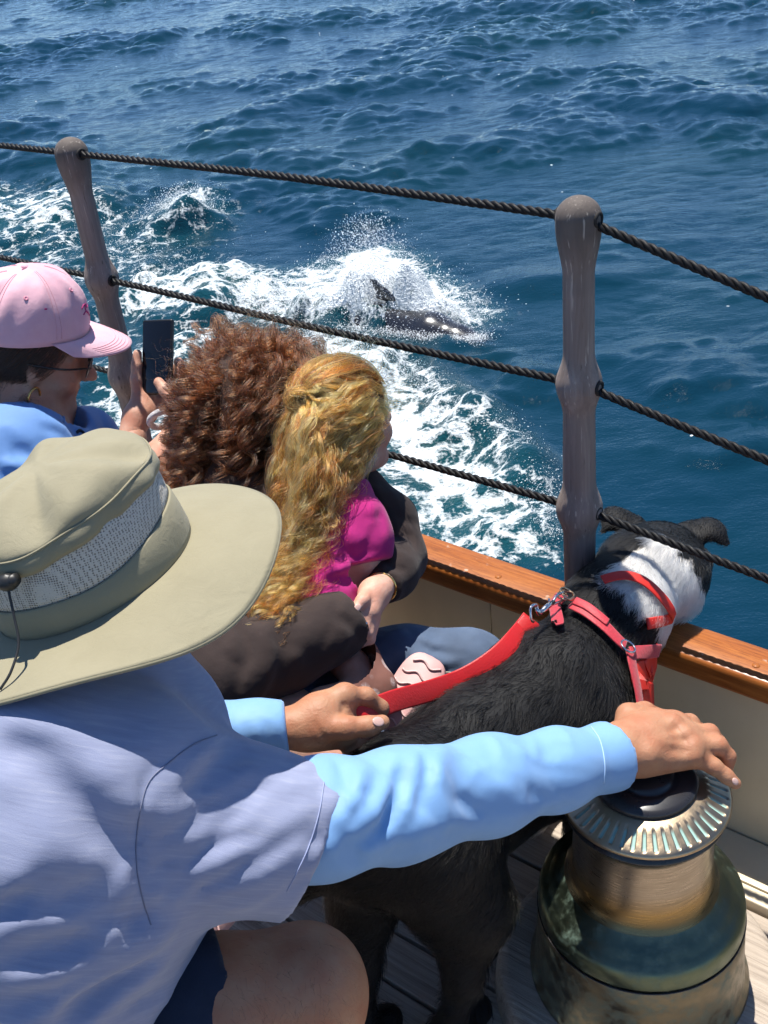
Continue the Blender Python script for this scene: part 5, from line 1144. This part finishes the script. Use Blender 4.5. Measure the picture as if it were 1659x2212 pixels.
# pink cap
m = N('washed_pink_cotton'); a = m.noise(11, 5); a2 = m.noise(45, 4); b = m.noise(1000, 2)
cc = m.mix(m.mr(a, .35, .7, 0, 1), (.73, .43, .485), (.66, .35, .415)); cc = m.mix(m.mr(a2, .5, .75, 0, .45), cc, (.77, .48, .53))
m.set(Base_Color=cc, Roughness=.85, Normal=m.bump(a2, .25, .006, m.bump(b, .25, .0008)), Sheen_Weight=.2, Specular_IOR_Level=.2); M_PCAP = m.m
M_PSEAM = plain('pink_thread', (.74, .40, .45), .8)
cap = empty('pink_cap', HP_+UP*.06); place(cap, pw); cap.matrix_parent_inverse = pw.matrix_basis.inverted(); cap.location = Vector(HP_+UP*.06)
CC = HP_ + UP*.045 - FP*.010; tilt = nz(UP - .16*FP*-1); CU = nz(UP-.05*FP); CF = nz(FP-(FP @ CU)*CU); CR = np.cross(CF, CU)
def cap_pt(th, r_, h): return CC + CF*(r_*math.cos(th)*1.10) - CR*(r_*math.sin(th)*.92) + CU*h
cr_ = np.random.default_rng(8); cp2 = cr_.uniform(0, 6.28, 8)
def cw_(th, t): return (.0020*math.sin(6*th+cp2[0]+3*t)+.0016*math.sin(11*th+cp2[1]-5*t)+.0012*math.sin(17*th+cp2[2]+4*t))*math.sin(math.pi*min(1, t*1.05))
rows, kq = [], 144
for t in np.linspace(0, .985, 22):
    for j in range(kq):
        th = 2*math.pi*j/kq; ang = t*math.pi/2; panel = -.0020*abs(math.cos(3*th+math.pi/2*0))**14*math.sin(math.pi*min(1, t*.9+.1))
        rr = (.0985*math.cos(ang)**.72 + cw_(th, t) + panel*.8); hh = .006 + .100*math.sin(ang)**.92*(1+.06*math.cos(th)) - .016*(1-t)*(1-math.cos(th))*.5 + .5*cw_(th+1, t)
        rows.append(cap_pt(th, rr, hh))
n_ = 22; fs = [[i*kq+j, i*kq+(j+1) % kq, (i+1)*kq+(j+1) % kq, (i+1)*kq+j] for i in range(n_-1) for j in range(kq)] + [[(n_-1)*kq+j for j in range(kq)]]
dome = mesh_obj('dome', rows, fs, M_PCAP, cap); md = dome.modifiers.new('s', 'SOLIDIFY'); md.thickness = .0015; md.offset = -1
rows = np.array(rows).reshape(n_, kq, 3)
for j6 in range(6):
    j = int((j6+.0)*kq/6) % kq
    for dj in (-1, 1): obj('panel_stitch', tube_geo([rows[i, (j+dj) % kq]+nz(rows[i, j]-CC)*.0004 for i in range(1, 20)], .00055, 5), M_PSEAM, cap)
    jj = (j+kq//12) % kq; e_ = rows[11, jj]; obj('eyelet', torus_geo(e_, nz(e_-CC+CU*.0), .0028, .0011, 16, 6), plain('pink_eyelet', (.68, .26, .34), .7), cap)
obj('button', ball_geo(rows[-1].mean(0)+CU*.001, .0078, 14, (1, 1, .55), (CF, CR, CU)), M_PCAP, cap)
vv = []; nu, nv = 25, 13
def vis(u, v):
    th = (u-.5)*2.35; r0 = .0985; base = cap_pt(th, r0, .004); ln = .073*(1-abs(2*u-1)**2.6)**.62
    return base + CF*(ln*v) + CU*(-.020*(ln*v/.073)**1.3 - .022*(abs(2*u-1)**2)*v*min(1, ln/.03))
def visor_grid(off): return [vis(u, v)+CU*off for v in np.linspace(0, 1, nv) for u in np.linspace(0, 1, nu)]
vs = visor_grid(0); fs = [[i*nu+j, i*nu+j+1, (i+1)*nu+j+1, (i+1)*nu+j] for i in range(nv-1) for j in range(nu-1)]
vz = mesh_obj('visor', vs, fs, M_PCAP, cap); md = vz.modifiers.new('s', 'SOLIDIFY'); md.thickness = .003; md.offset = 0
for v in (.60, .68, .76, .84, .92): obj('visor_stitch', tube_geo([vis(u, v)+CU*.0019 for u in np.linspace(.16, .84, 40)], .0006, 5), M_PSEAM, cap)
bd = bvh_of(dome); M_EMB = plain('magenta_embroidery', (.42, .03, .16), .8)
for q_ in ([(176, 668), (181, 658), (184, 668), (188, 676)], [(183, 655), (187, 664), (190, 655), (193, 668)], [(180, 680), (186, 672), (192, 680), (196, 690)]):
    c_, nn = pin_path(bd, q_, 18, .0006); obj('embroidery', tube_geo(c_, .0011, 5), M_EMB, cap)
# sunglasses and hoop
M_BLKP = plain('black_plastic', (.012, .012, .013), .25)
eL, eR = [HP_ + .98*(FP*.103+RP*(.034*s_)-UP*.004) for s_ in (-1, 1)]
gls = empty('sunglasses', (eL+eR)/2); place(gls, pw); gls.matrix_parent_inverse = pw.matrix_basis.inverted(); gls.location = Vector((eL+eR)/2)
for e_, s_ in ((eL, -1), (eR, 1)):
    ln = nz(FP+.25*s_*RP-.12*UP); ra = nz(np.cross(UP, ln)); ub = np.cross(ln, ra)
    obj('lens', ball_geo(e_, .025, 16, (1, .8, .12), (ra, ub, ln)), plain('dark_lens', (.02, .02, .022), .06), gls)
    obj('temple_arm', tube_geo(catmull([e_+ra*0+RP*s_*.024+UP*.008, HP_+RP*s_*.084+FP*.05+UP*.008, HP_+RP*s_*.084-FP*.005+UP*.012], 16), .0019, 6), M_BLKP, gls)
obj('bridge', tube_geo([eL+UP*.006+RP*.012, eR+UP*.006-RP*.012], .0018, 6), M_BLKP, gls)
ec = HP_ + .98*(FP*.010+RP*.090-UP*.046)
obj('hoop_earring', torus_geo(ec, nz(RP*.55+FP*.75), .0165, .0022, 32, 8), M_GOLD, pw)
obj('hair_tie', torus_geo(P(352, 905, 2.17), nz(P(400, 900, 2.18)-P(430, 985, 2.14)), .026, .007, 24, 8), cloth('grey_scrunchie', (.5, .48, .48), None, 200, 60, .4), pw)
# --- phone
ph = empty('phone', P(342, 845, 2.235), 'black smartphone held upright between two hands above the curly hair', 'phone')
pa = nz(P(379, 770, 2.2)-P(303, 772, 2.235)); pu = nz(P(338, 690, 2.225)-P(345, 850, 2.225)); pu = nz(pu-(pu @ pa)*pa); pn = np.cross(pa, pu); pc = P(341, 772, 2.24)
obj('case', box_geo(pc, pa, pu, pn, .0735, .152, .0105, .0048), M_BLKP, ph)
m = N('phone_screen'); gcoord = m.n('SeparateXYZ', {0: m.n('NewGeometry').outputs['Position']}).outputs[2]
m.set(Base_Color=(.004, .005, .008), Roughness=.07, Specular_IOR_Level=.5); obj('screen', box_geo(pc+pn*.0049, pa, pu, pn, .0665, .144, .0016, .0007), m.m, ph)
obj('camera_bump', box_geo(pc-pn*.0056+pu*.053-pa*.017, pa, pu, pn, .03, .032, .0025, .001), M_BLKP, ph)
# ================================================================== the dog
dog = empty('dog', (.1, 1.15, 0), 'black and white dog in red harness leaning over the rail, seen from behind', 'dog')
DA = nz((.30, .255, 0)); DS = nz(np.cross(DA, (0, 0, 1)))                      # heading, its right side
hipc = V(-.020, 1.035, .36); loin = V(.085, 1.125, .352); chest = V(.215, 1.235, .34); wth = V(.272, 1.295, .39)
S = Sdf((-.32, .78, -.01), (.66, 1.68, .62), .0062)
S.chain([hipc, loin, chest], [.098, .098, .122], .06); S.ell(chest+V(0, 0, -.02), (.135, .112, .135), (DA, DS, (0, 0, 1)), .05)
S.cone(wth+V(-.01, -.01, -.008), hipc+V(0, 0, .03), .062, .075, .05)                                    # back line
S.chain([wth+V(.0, .0, -.035), V(.335, 1.362, .408), V(.400, 1.432, .420)], [.088, .075, .072], .035)
HD = V(.435, 1.478, .415); HDF = nz((.62, .70, -.38)); HDR = nz(np.cross(HDF, (0, 0, 1))); HDU = np.cross(HDR, HDF)
S.ell(HD, (.088, .080, .072), (HDF, HDR, HDU), .035); S.cone(HD+HDF*.06-HDU*.012, HD+HDF*.165-HDU*.025, .048, .033, .03); S.ell(HD+HDF*.175-HDU*.02, (.02, .028, .02), (HDF, HDR, HDU), .015)
for s_ in (-1, 1):
    S.ell(HD+HDR*s_*.055-HDF*.005-HDU*.02, (.05, .03, .05), (HDF, HDR, HDU), .03)
# folded ears
def ear(b, mid_, tp, fl): S.cone(b, mid_, .030, .026, .014, flat=fl, fs=.42); S.cone(mid_, tp, .025, .009, .008, flat=fl, fs=.42)
ear(P(1362, 1136, 1.895), P(1330, 1118, 1.90), P(1303, 1146, 1.885), nz(_U*.8-_F*.6))
ear(P(1498, 1150, 1.86), P(1534, 1142, 1.85), P(1566, 1172, 1.835), nz(_U*.8-_F*.6))
# legs
def leg(p, r): S.chain(p, r, .03)
for s_, o in ((1, V(0, 0, 0)), (-1, V(-.02, .012, 0))):
    sh = chest+DS*s_*.085+V(.02, .015, -.05); leg([sh, sh+DA*-.03+V(0, 0, -.13), sh+DA*.0+V(0, 0, -.25), V(sh[0], sh[1], .03)+DA*.01], [.062, .040, .026, .023]); S.cone(V(sh[0], sh[1], .022)+DA*.01, V(sh[0], sh[1], .02)+DA*.06, .026, .024, .02)
# right hind leg (nearer), left hind leg
hr_ = P(955, 1850, 1.455); st_ = P(1028, 1960, 1.475); hk = P(1003, 2105, 1.50); ft = PZ(968, 2235, .03)
leg([hr_, st_], [.084, .046]); leg([st_, hk], [.044, .024]); leg([hk, ft], [.022, .019]); S.cone(ft, ft+DA*.06-V(0, 0, .008), .026, .023, .02); S.cone(P(940, 1895, 1.47), P(985, 2040, 1.50), .066, .028, .03)
hl_ = P(800, 1840, 1.50); st2 = P(782, 1960, 1.55); hk2 = P(786, 2075, 1.58); ft2 = PZ(782, 2245, .03)
leg([hl_, st2], [.074, .042]); leg([st2, hk2], [.040, .025]); leg([hk2, ft2], [.022, .019]); S.cone(ft2, ft2+DA*.05-V(0, 0, .008), .025, .022, .02)
S.cone(P(760, 1790, 1.44), P(880, 1740, 1.44), .075, .085, .05)                      # rump
S.chain([P(720, 1830, 1.44), P(640, 1900, 1.46), P(575, 1935, 1.50), P(520, 1955, 1.54)], [.036, .024, .018, .010], .03)   # tail
S.wob(.0018, 40, 5)
vs, fs = S.poly(); vs = relax(vs, fs, 1)
# coat pattern: white collar of fur over neck and nape, black elsewhere, white toes
WP = [(1392, 1182), (1416, 1160), (1440, 1158), (1460, 1184), (1482, 1212), (1500, 1232), (1514, 1268), (1530, 1330), (1500, 1400), (1448, 1425), (1436, 1385), (1425, 1345), (1385, 1325), (1350, 1285), (1322, 1262), (1296, 1262), (1318, 1232), (1355, 1205)]
def white_at(p):
    "1 where the coat is white: nape, neck and bib (a ruff seen from behind), and the toes"
    v_ = p-CAM; dep = v_ @ _F; x = 829.5+FPX*(v_ @ _R)/dep; y = 1106-FPX*(v_ @ _U)/dep
    x = x+5*np.sin(y*.19)+3*np.sin(y*.47+1); y = y+5*np.sin(x*.17)+3*np.sin(x*.41)
    ins = np.zeros(len(p), bool)
    for i in range(len(WP)):
        a, b = WP[i], WP[(i+1) % len(WP)]; c = (a[1] > y) != (b[1] > y); ins ^= c & (x < (b[0]-a[0])*(y-a[1])/(b[1]-a[1]+1e-9)+a[0])
    return (ins & (p[:, 2] > .25) & (dep > 1.5)) | ((p[:, 2] < .09+.01*np.sin(p[:, 0]*90)) & (p[:, 1] > 1.1))
wh = white_at(vs)
m = N('dog_coat'); at_ = m.n('Attribute', attribute_name='white').outputs['Fac']; m.set(Base_Color=m.mix(at_, (.006, .006, .0065), (.72, .68, .62)), Roughness=.7, Specular_IOR_Level=.3)
body = mesh_obj('body', vs, fs, m.m, dog); attr(body, 'white', wh.astype(float)); bd_ = bvh_of(body)
def fur(keep, n, length, seed, mat, name, lay=.35, rad=.00022):
    r = np.random.default_rng(seed); a, b, c, d = (vs[fs[:, i]] for i in range(4)); ar = np.linalg.norm(np.cross(b-a, d-a), axis=1)
    ctr_ = (a+b+c+d)/4; ok = keep(ctr_); ar = ar*ok; pr = ar/ar.sum(); i = r.choice(len(fs), n, p=pr); u, v = r.random((n, 1)), r.random((n, 1))
    p = a[i]*(1-u)*(1-v)+b[i]*u*(1-v)+c[i]*u*v+d[i]*(1-u)*v; nn = np.cross(b[i]-a[i], d[i]-a[i]); nn /= np.linalg.norm(nn, axis=1)[:, None]+1e-12
    fl = -DA[None]*.85 + V(0, 0, -.45)[None] + smoothnoise(1, 2, seed)[0, 0]*.0
    tuft = np.stack([np.sin(p[:, 0]*70+p[:, 1]*31), np.sin(p[:, 1]*64+p[:, 2]*45), np.sin(p[:, 2]*58+p[:, 0]*37)], 1)*.35
    fl = fl + tuft + r.normal(size=(n, 3))*.18; fl -= (fl*nn).sum(1)[:, None]*nn; fl /= np.linalg.norm(fl, axis=1)[:, None]
    L = length*r.uniform(.6, 1.15, (n, 1)); t = np.linspace(0, 1, 5)
    d1 = nn*lay + fl*(1-lay*.4); d1 /= np.linalg.norm(d1, axis=1)[:, None]
    g = p[:, None] + d1[:, None]*(L[:, None]*t[None, :, None]) + (fl-nn*.35)[:, None]*(L[:, None]*.35*(t**2)[None, :, None])
    return strands(name, g, rad, mat, dog)
M_FURB = hair_mat('black_fur', [(.002, .002, .0022), (.004, .0038, .004), (.009, .0075, .007)], .30, .4, 1.30); M_FURW = hair_mat('white_fur', [(.82, .78, .72), (.90, .87, .82), (.95, .93, .90)], .45, .6)
fur(lambda p: ~white_at(p) & (p[:, 2] > .03) & ~((p @ HDF) > (HD @ HDF)-.02), 52000, .017, 1, M_FURB, 'black_fur')
fur(lambda p: ~white_at(p) & ((p @ HDF) > (HD @ HDF)-.02), 9000, .007, 2, M_FURB, 'short_black_fur')
fur(lambda p: white_at(p) & (p[:, 2] > .1), 22000, .019, 3, M_FURW, 'white_fur', .4)
fur(lambda p: white_at(p) & (p[:, 2] <= .1), 2500, .008, 4, M_FURW, 'white_fur')
# --- harness and collar
m = N('red_nylon_webbing'); c = m.co(); wv_ = m.noise(260, 2); a = m.noise(900, 2); m.set(Base_Color=m.mix(m.mr(wv_, .3, .7, 0, 1), (.50, .018, .035), (.36, .010, .022)), Roughness=.55, Sheen_Weight=.3, Normal=m.bump(a, .4, .001, m.bump(wv_, .3, .002))); M_WEB = m.m
m = N('red_collar'); m.set(Base_Color=(.60, .022, .012), Roughness=.5, Normal=m.bump(m.noise(600, 2), .3, .001)); M_COLLAR = m.m
har = empty('harness', pin(bd_, 1245, 1320)[0]); place(har, dog); har.matrix_parent_inverse = dog.matrix_basis.inverted(); har.location = Vector(pin(bd_, 1245, 1320)[0])
def strap(pts, width, mat, parent, name, lift=.013, thick=.003, n=30):
    q, nn = pin_path(bd_, pts, n, lift)
    for _ in range(3): q[1:-1] = (q[:-2]+2*q[1:-1]+q[2:])/4; nn[1:-1] = (nn[:-2]+nn[1:-1]+nn[2:])/3
    T = np.gradient(q, axis=0); return obj(name, ribbon_geo(q, [np.cross(nz(b_), nz(t_)) for t_, b_ in zip(T, nn)], width, thick), mat, parent)
strap([(1243, 1316), (1268, 1333), (1300, 1365), (1325, 1392), (1338, 1404)], .021, M_WEB, har, 'back_strap')
strap([(1250, 1312), (1275, 1328), (1305, 1358)], .013, M_WEB, har, 'strap_fold', .016)
strap([(1347, 1412), (1352, 1445), (1360, 1485), (1366, 1530), (1362, 1570)], .018, M_WEB, har, 'girth_strap')
strap([(1350, 1418), (1372, 1412), (1392, 1405), (1408, 1400)], .020, M_WEB, har, 'shoulder_strap')
strap([(1392, 1408), (1398, 1440), (1400, 1475), (1396, 1508)], .044, M_COLLAR, har, 'chest_panel', .010)
strap([(1230, 1308), (1210, 1300), (1196, 1296)], .018, M_WEB, har, 'off_strap')
strap([(1303, 1262), (1325, 1255), (1352, 1252), (1385, 1262), (1415, 1288), (1437, 1316), (1450, 1345)], .017, M_COLLAR, dog, 'collar', .010)
q, nn = pin(bd_, 1341, 1406, .016); obj('o_ring', torus_geo(q, nz(nn*.8+_U*.3), .0115, .0016, 28, 8), M_STEEL, har)
q1, nn1 = pin(bd_, 1239, 1308, .020)
M_BRASS = plain('pale_brass', (.62, .42, .26), .25, 1.0)
obj('lead_ring', torus_geo(q1+nn1*.004, nz(_R*.4+nn1*.8+_U*.2), .0125, .0017, 28, 8), M_BRASS, har); obj('lead_ring', torus_geo(q1+nn1*.007+_R*.004, nz(_R*.6+nn1*.6), .0125, .0017, 28, 8), M_BRASS, har)
# ================================================================== leash
le = empty('leash', P(780, 1560, 1.43), 'red webbing dog leash running from a hand to the harness hook', 'leash')
m = N('bright_red_webbing'); tc = m.n('TexCoord'); rb = m.n('TexWave', {'Vector': tc.outputs['UV'], 'Scale': 60.0, 'Distortion': .6}).outputs[1]; a = m.noise(500, 2)
m.set(Base_Color=m.mix(m.mr(a, .3, .7, 0, .6), (.50, .004, .005), (.38, .003, .004)), Roughness=.5, Sheen_Weight=.08, Normal=m.bump(m.noise(1.0, 2, m.co((520, 520, 60))), .35, .0015)); M_LEASH = m.m
hook0 = q1 + nn1*.006; hook1 = P(1152, 1328, 1.60)
path = [P(1148, 1336, 1.652), P(1128, 1362, 1.645), P(1080, 1415, 1.62), P(1010, 1462, 1.58), P(930, 1492, 1.535), P(850, 1514, 1.49), P(795, 1538, 1.455), P(768, 1556, 1.447), P(752, 1580, 1.452)]
c = catmull(path, 90)
for i in range(90):
    v_ = c[i]-CAM; hh_ = bd_.ray_cast(Vector(CAM), Vector(nz(v_)))
    if hh_[0] is not None and hh_[3] < np.linalg.norm(v_)+.02 and i < 80: c[i] = CAM + nz(v_)*(hh_[3]-.022)
for _ in range(12): c[1:-1] = (c[:-2]+2*c[1:-1]+c[2:])/4
vw = [nz(np.cross(np.gradient(c, axis=0)[i], RAY(950, 1480)+.10*_U)) for i in range(90)]
obj('strap', ribbon_geo(c, vw, .0300, .0028), M_LEASH, le)
c = catmull([P(1148, 1340, 1.649), P(1136, 1356, 1.642), P(1118, 1378, 1.634)], 14); obj('stitched_fold', ribbon_geo(c, [nz(np.cross(t_, RAY(1130, 1360)+.1*_U)) for t_ in np.gradient(c, axis=0)], .0305, .0052), M_LEASH, le)
c = catmull([P(760, 1590, 1.462), P(764, 1625, 1.478), P(752, 1660, 1.49), P(735, 1720, 1.50), P(728, 1800, 1.52), P(738, 1940, 1.56), P(732, 2010, 1.58)], 40); obj('hand_loop', ribbon_geo(c, [nz(.9*_R-.25*_F+.05*_U)]*40, .028, .0026), M_LEASH, le)
hk_ = empty('snap_hook', hook1); place(hk_, le); hk_.matrix_parent_inverse = le.matrix_basis.inverted(); hk_.location = Vector(hook1)
ha = nz(hook0-hook1); Lh = np.linalg.norm(hook0-hook1); hu = nz(_U-(_U @ ha)*ha)
sw = join_geo([tube_geo(catmull([hook1+ha*.012, hook1+ha*.012+hu*.011, hook1-ha*.004+hu*.012, hook1-ha*.007-hu*.004, hook1-ha*.002-hu*.010], 20), .0022, 8), tube_geo([hook1+ha*.010+hu*.006, hook1+ha*.016-hu*.004, hook1+ha*.024-hu*.004], .0030, 8),
               tube_geo([hook1+ha*.02-hu*.003, hook1+ha*(Lh*.45)-hu*.001, hook1+ha*(Lh*.62)], [.0036, .0042, .0036], 10)])
obj('snap_hook_body', sw, M_STEEL, hk_)
obj('snap_hook_jaw', join_geo([tube_geo(catmull([hook1+ha*(Lh*.6), hook1+ha*(Lh*.75)+hu*.006, hook1+ha*(Lh*.95)+hu*.004, hook1+ha*(Lh*1.0)-hu*.003, hook1+ha*(Lh*.85)-hu*.006, hook1+ha*(Lh*.6)-hu*.003], 26), .0021, 8), tube_geo([hook1+ha*(Lh*.5)+hu*.002, hook1+ha*(Lh*.5)+hu*.009], .0017, 8)]), M_STEEL, hk_)
# ================================================================== sandals with wavy soles
m = N('pink_foam'); a = m.noise(30, 4); m.set(Base_Color=m.mix(m.mr(a, .35, .7, 0, 1), (.60, .36, .34), (.52, .29, .28)), Roughness=.6, Normal=m.bump(m.noise(300, 2), .2, .001)); M_FOAM = m.m
m2_ = plain('pink_foam_ridge', (.66, .43, .41), .55)
def sandal(c_, ax, nn, L, W_, label, waves):
    n_ = nz(nn); a = nz(np.asarray(ax)-(np.asarray(ax) @ n_)*n_); b = np.cross(n_, a)
    r = empty('sandal', c_, label, 'sandal', 'pink foam sandals'); out = []
    for i in range(40):
        th = 2*math.pi*i/40; ct, st__ = math.cos(th), math.sin(th); x = L/2*np.sign(ct)*abs(ct)**.72; y = W_/2*np.sign(st__)*abs(st__)**.62*(1+.14*ct); out.append((x, y))
    vs_, fs_ = [], []
    for h, k_ in ((-.022, .96), (-.018, 1), (-.003, 1), (0, .975)): vs_ += [np.asarray(c_)+a*x*k_+b*y*k_+n_*h for x, y in out]
    fs_ = [[i*40+j, i*40+(j+1) % 40, (i+1)*40+(j+1) % 40, (i+1)*40+j] for i in range(3) for j in range(40)] + [list(range(40))[::-1], [120+j for j in range(40)]]
    mesh_obj('sole', vs_, fs_, M_FOAM, r)
    for x0 in np.linspace(-L*.42, L*.42, waves):
        hw = W_/2*.95*math.sqrt(max(.05, 1-abs(x0/(L/2))**3)); y_ = np.linspace(-hw, hw, 30)
        obj('tread_ridge', tube_geo([np.asarray(c_)+a*(x0+.0035*math.sin(yy*190))+b*yy+n_*.0010 for yy in y_], .0016, 8), m2_, r)
    return r
sandal(P(868, 1538, 1.66), P(905, 1470, 1.67)-P(835, 1600, 1.65), -RAY(868, 1538)+.25*V(-.5, .2, .6), .19, .074, 'pink foam sandal with wavy tread just behind the red leash', 9)
sandal(P(415, 2000, 1.60), P(480, 1930, 1.62)-P(350, 2075, 1.58), nz(V(.25, -.75, .75)), .20, .085, 'pink foam sandal with wavy tread below the grey-blue sleeve', 9)
# short hair of the man under his hat
_A = (HFH, nz(np.cross(HFH, HN)), HN); _c = hcen+HN*.026; _rh = .9*V(.096, .078, .088)
rt, rn, dl = on_skull(2200, _c, _A, _rh, lambda d: (d[:, 2] > -.55) & (d[:, 0] < .35), 201)
strands('short_hair', grow(rt, rn*.5-HN*.6, _c, _A, _rh, np.full(2200, .018), 5, (0, 0, -1), np.full(2200, .002), 202, .8, .1), .0003, M_DARKH, man)
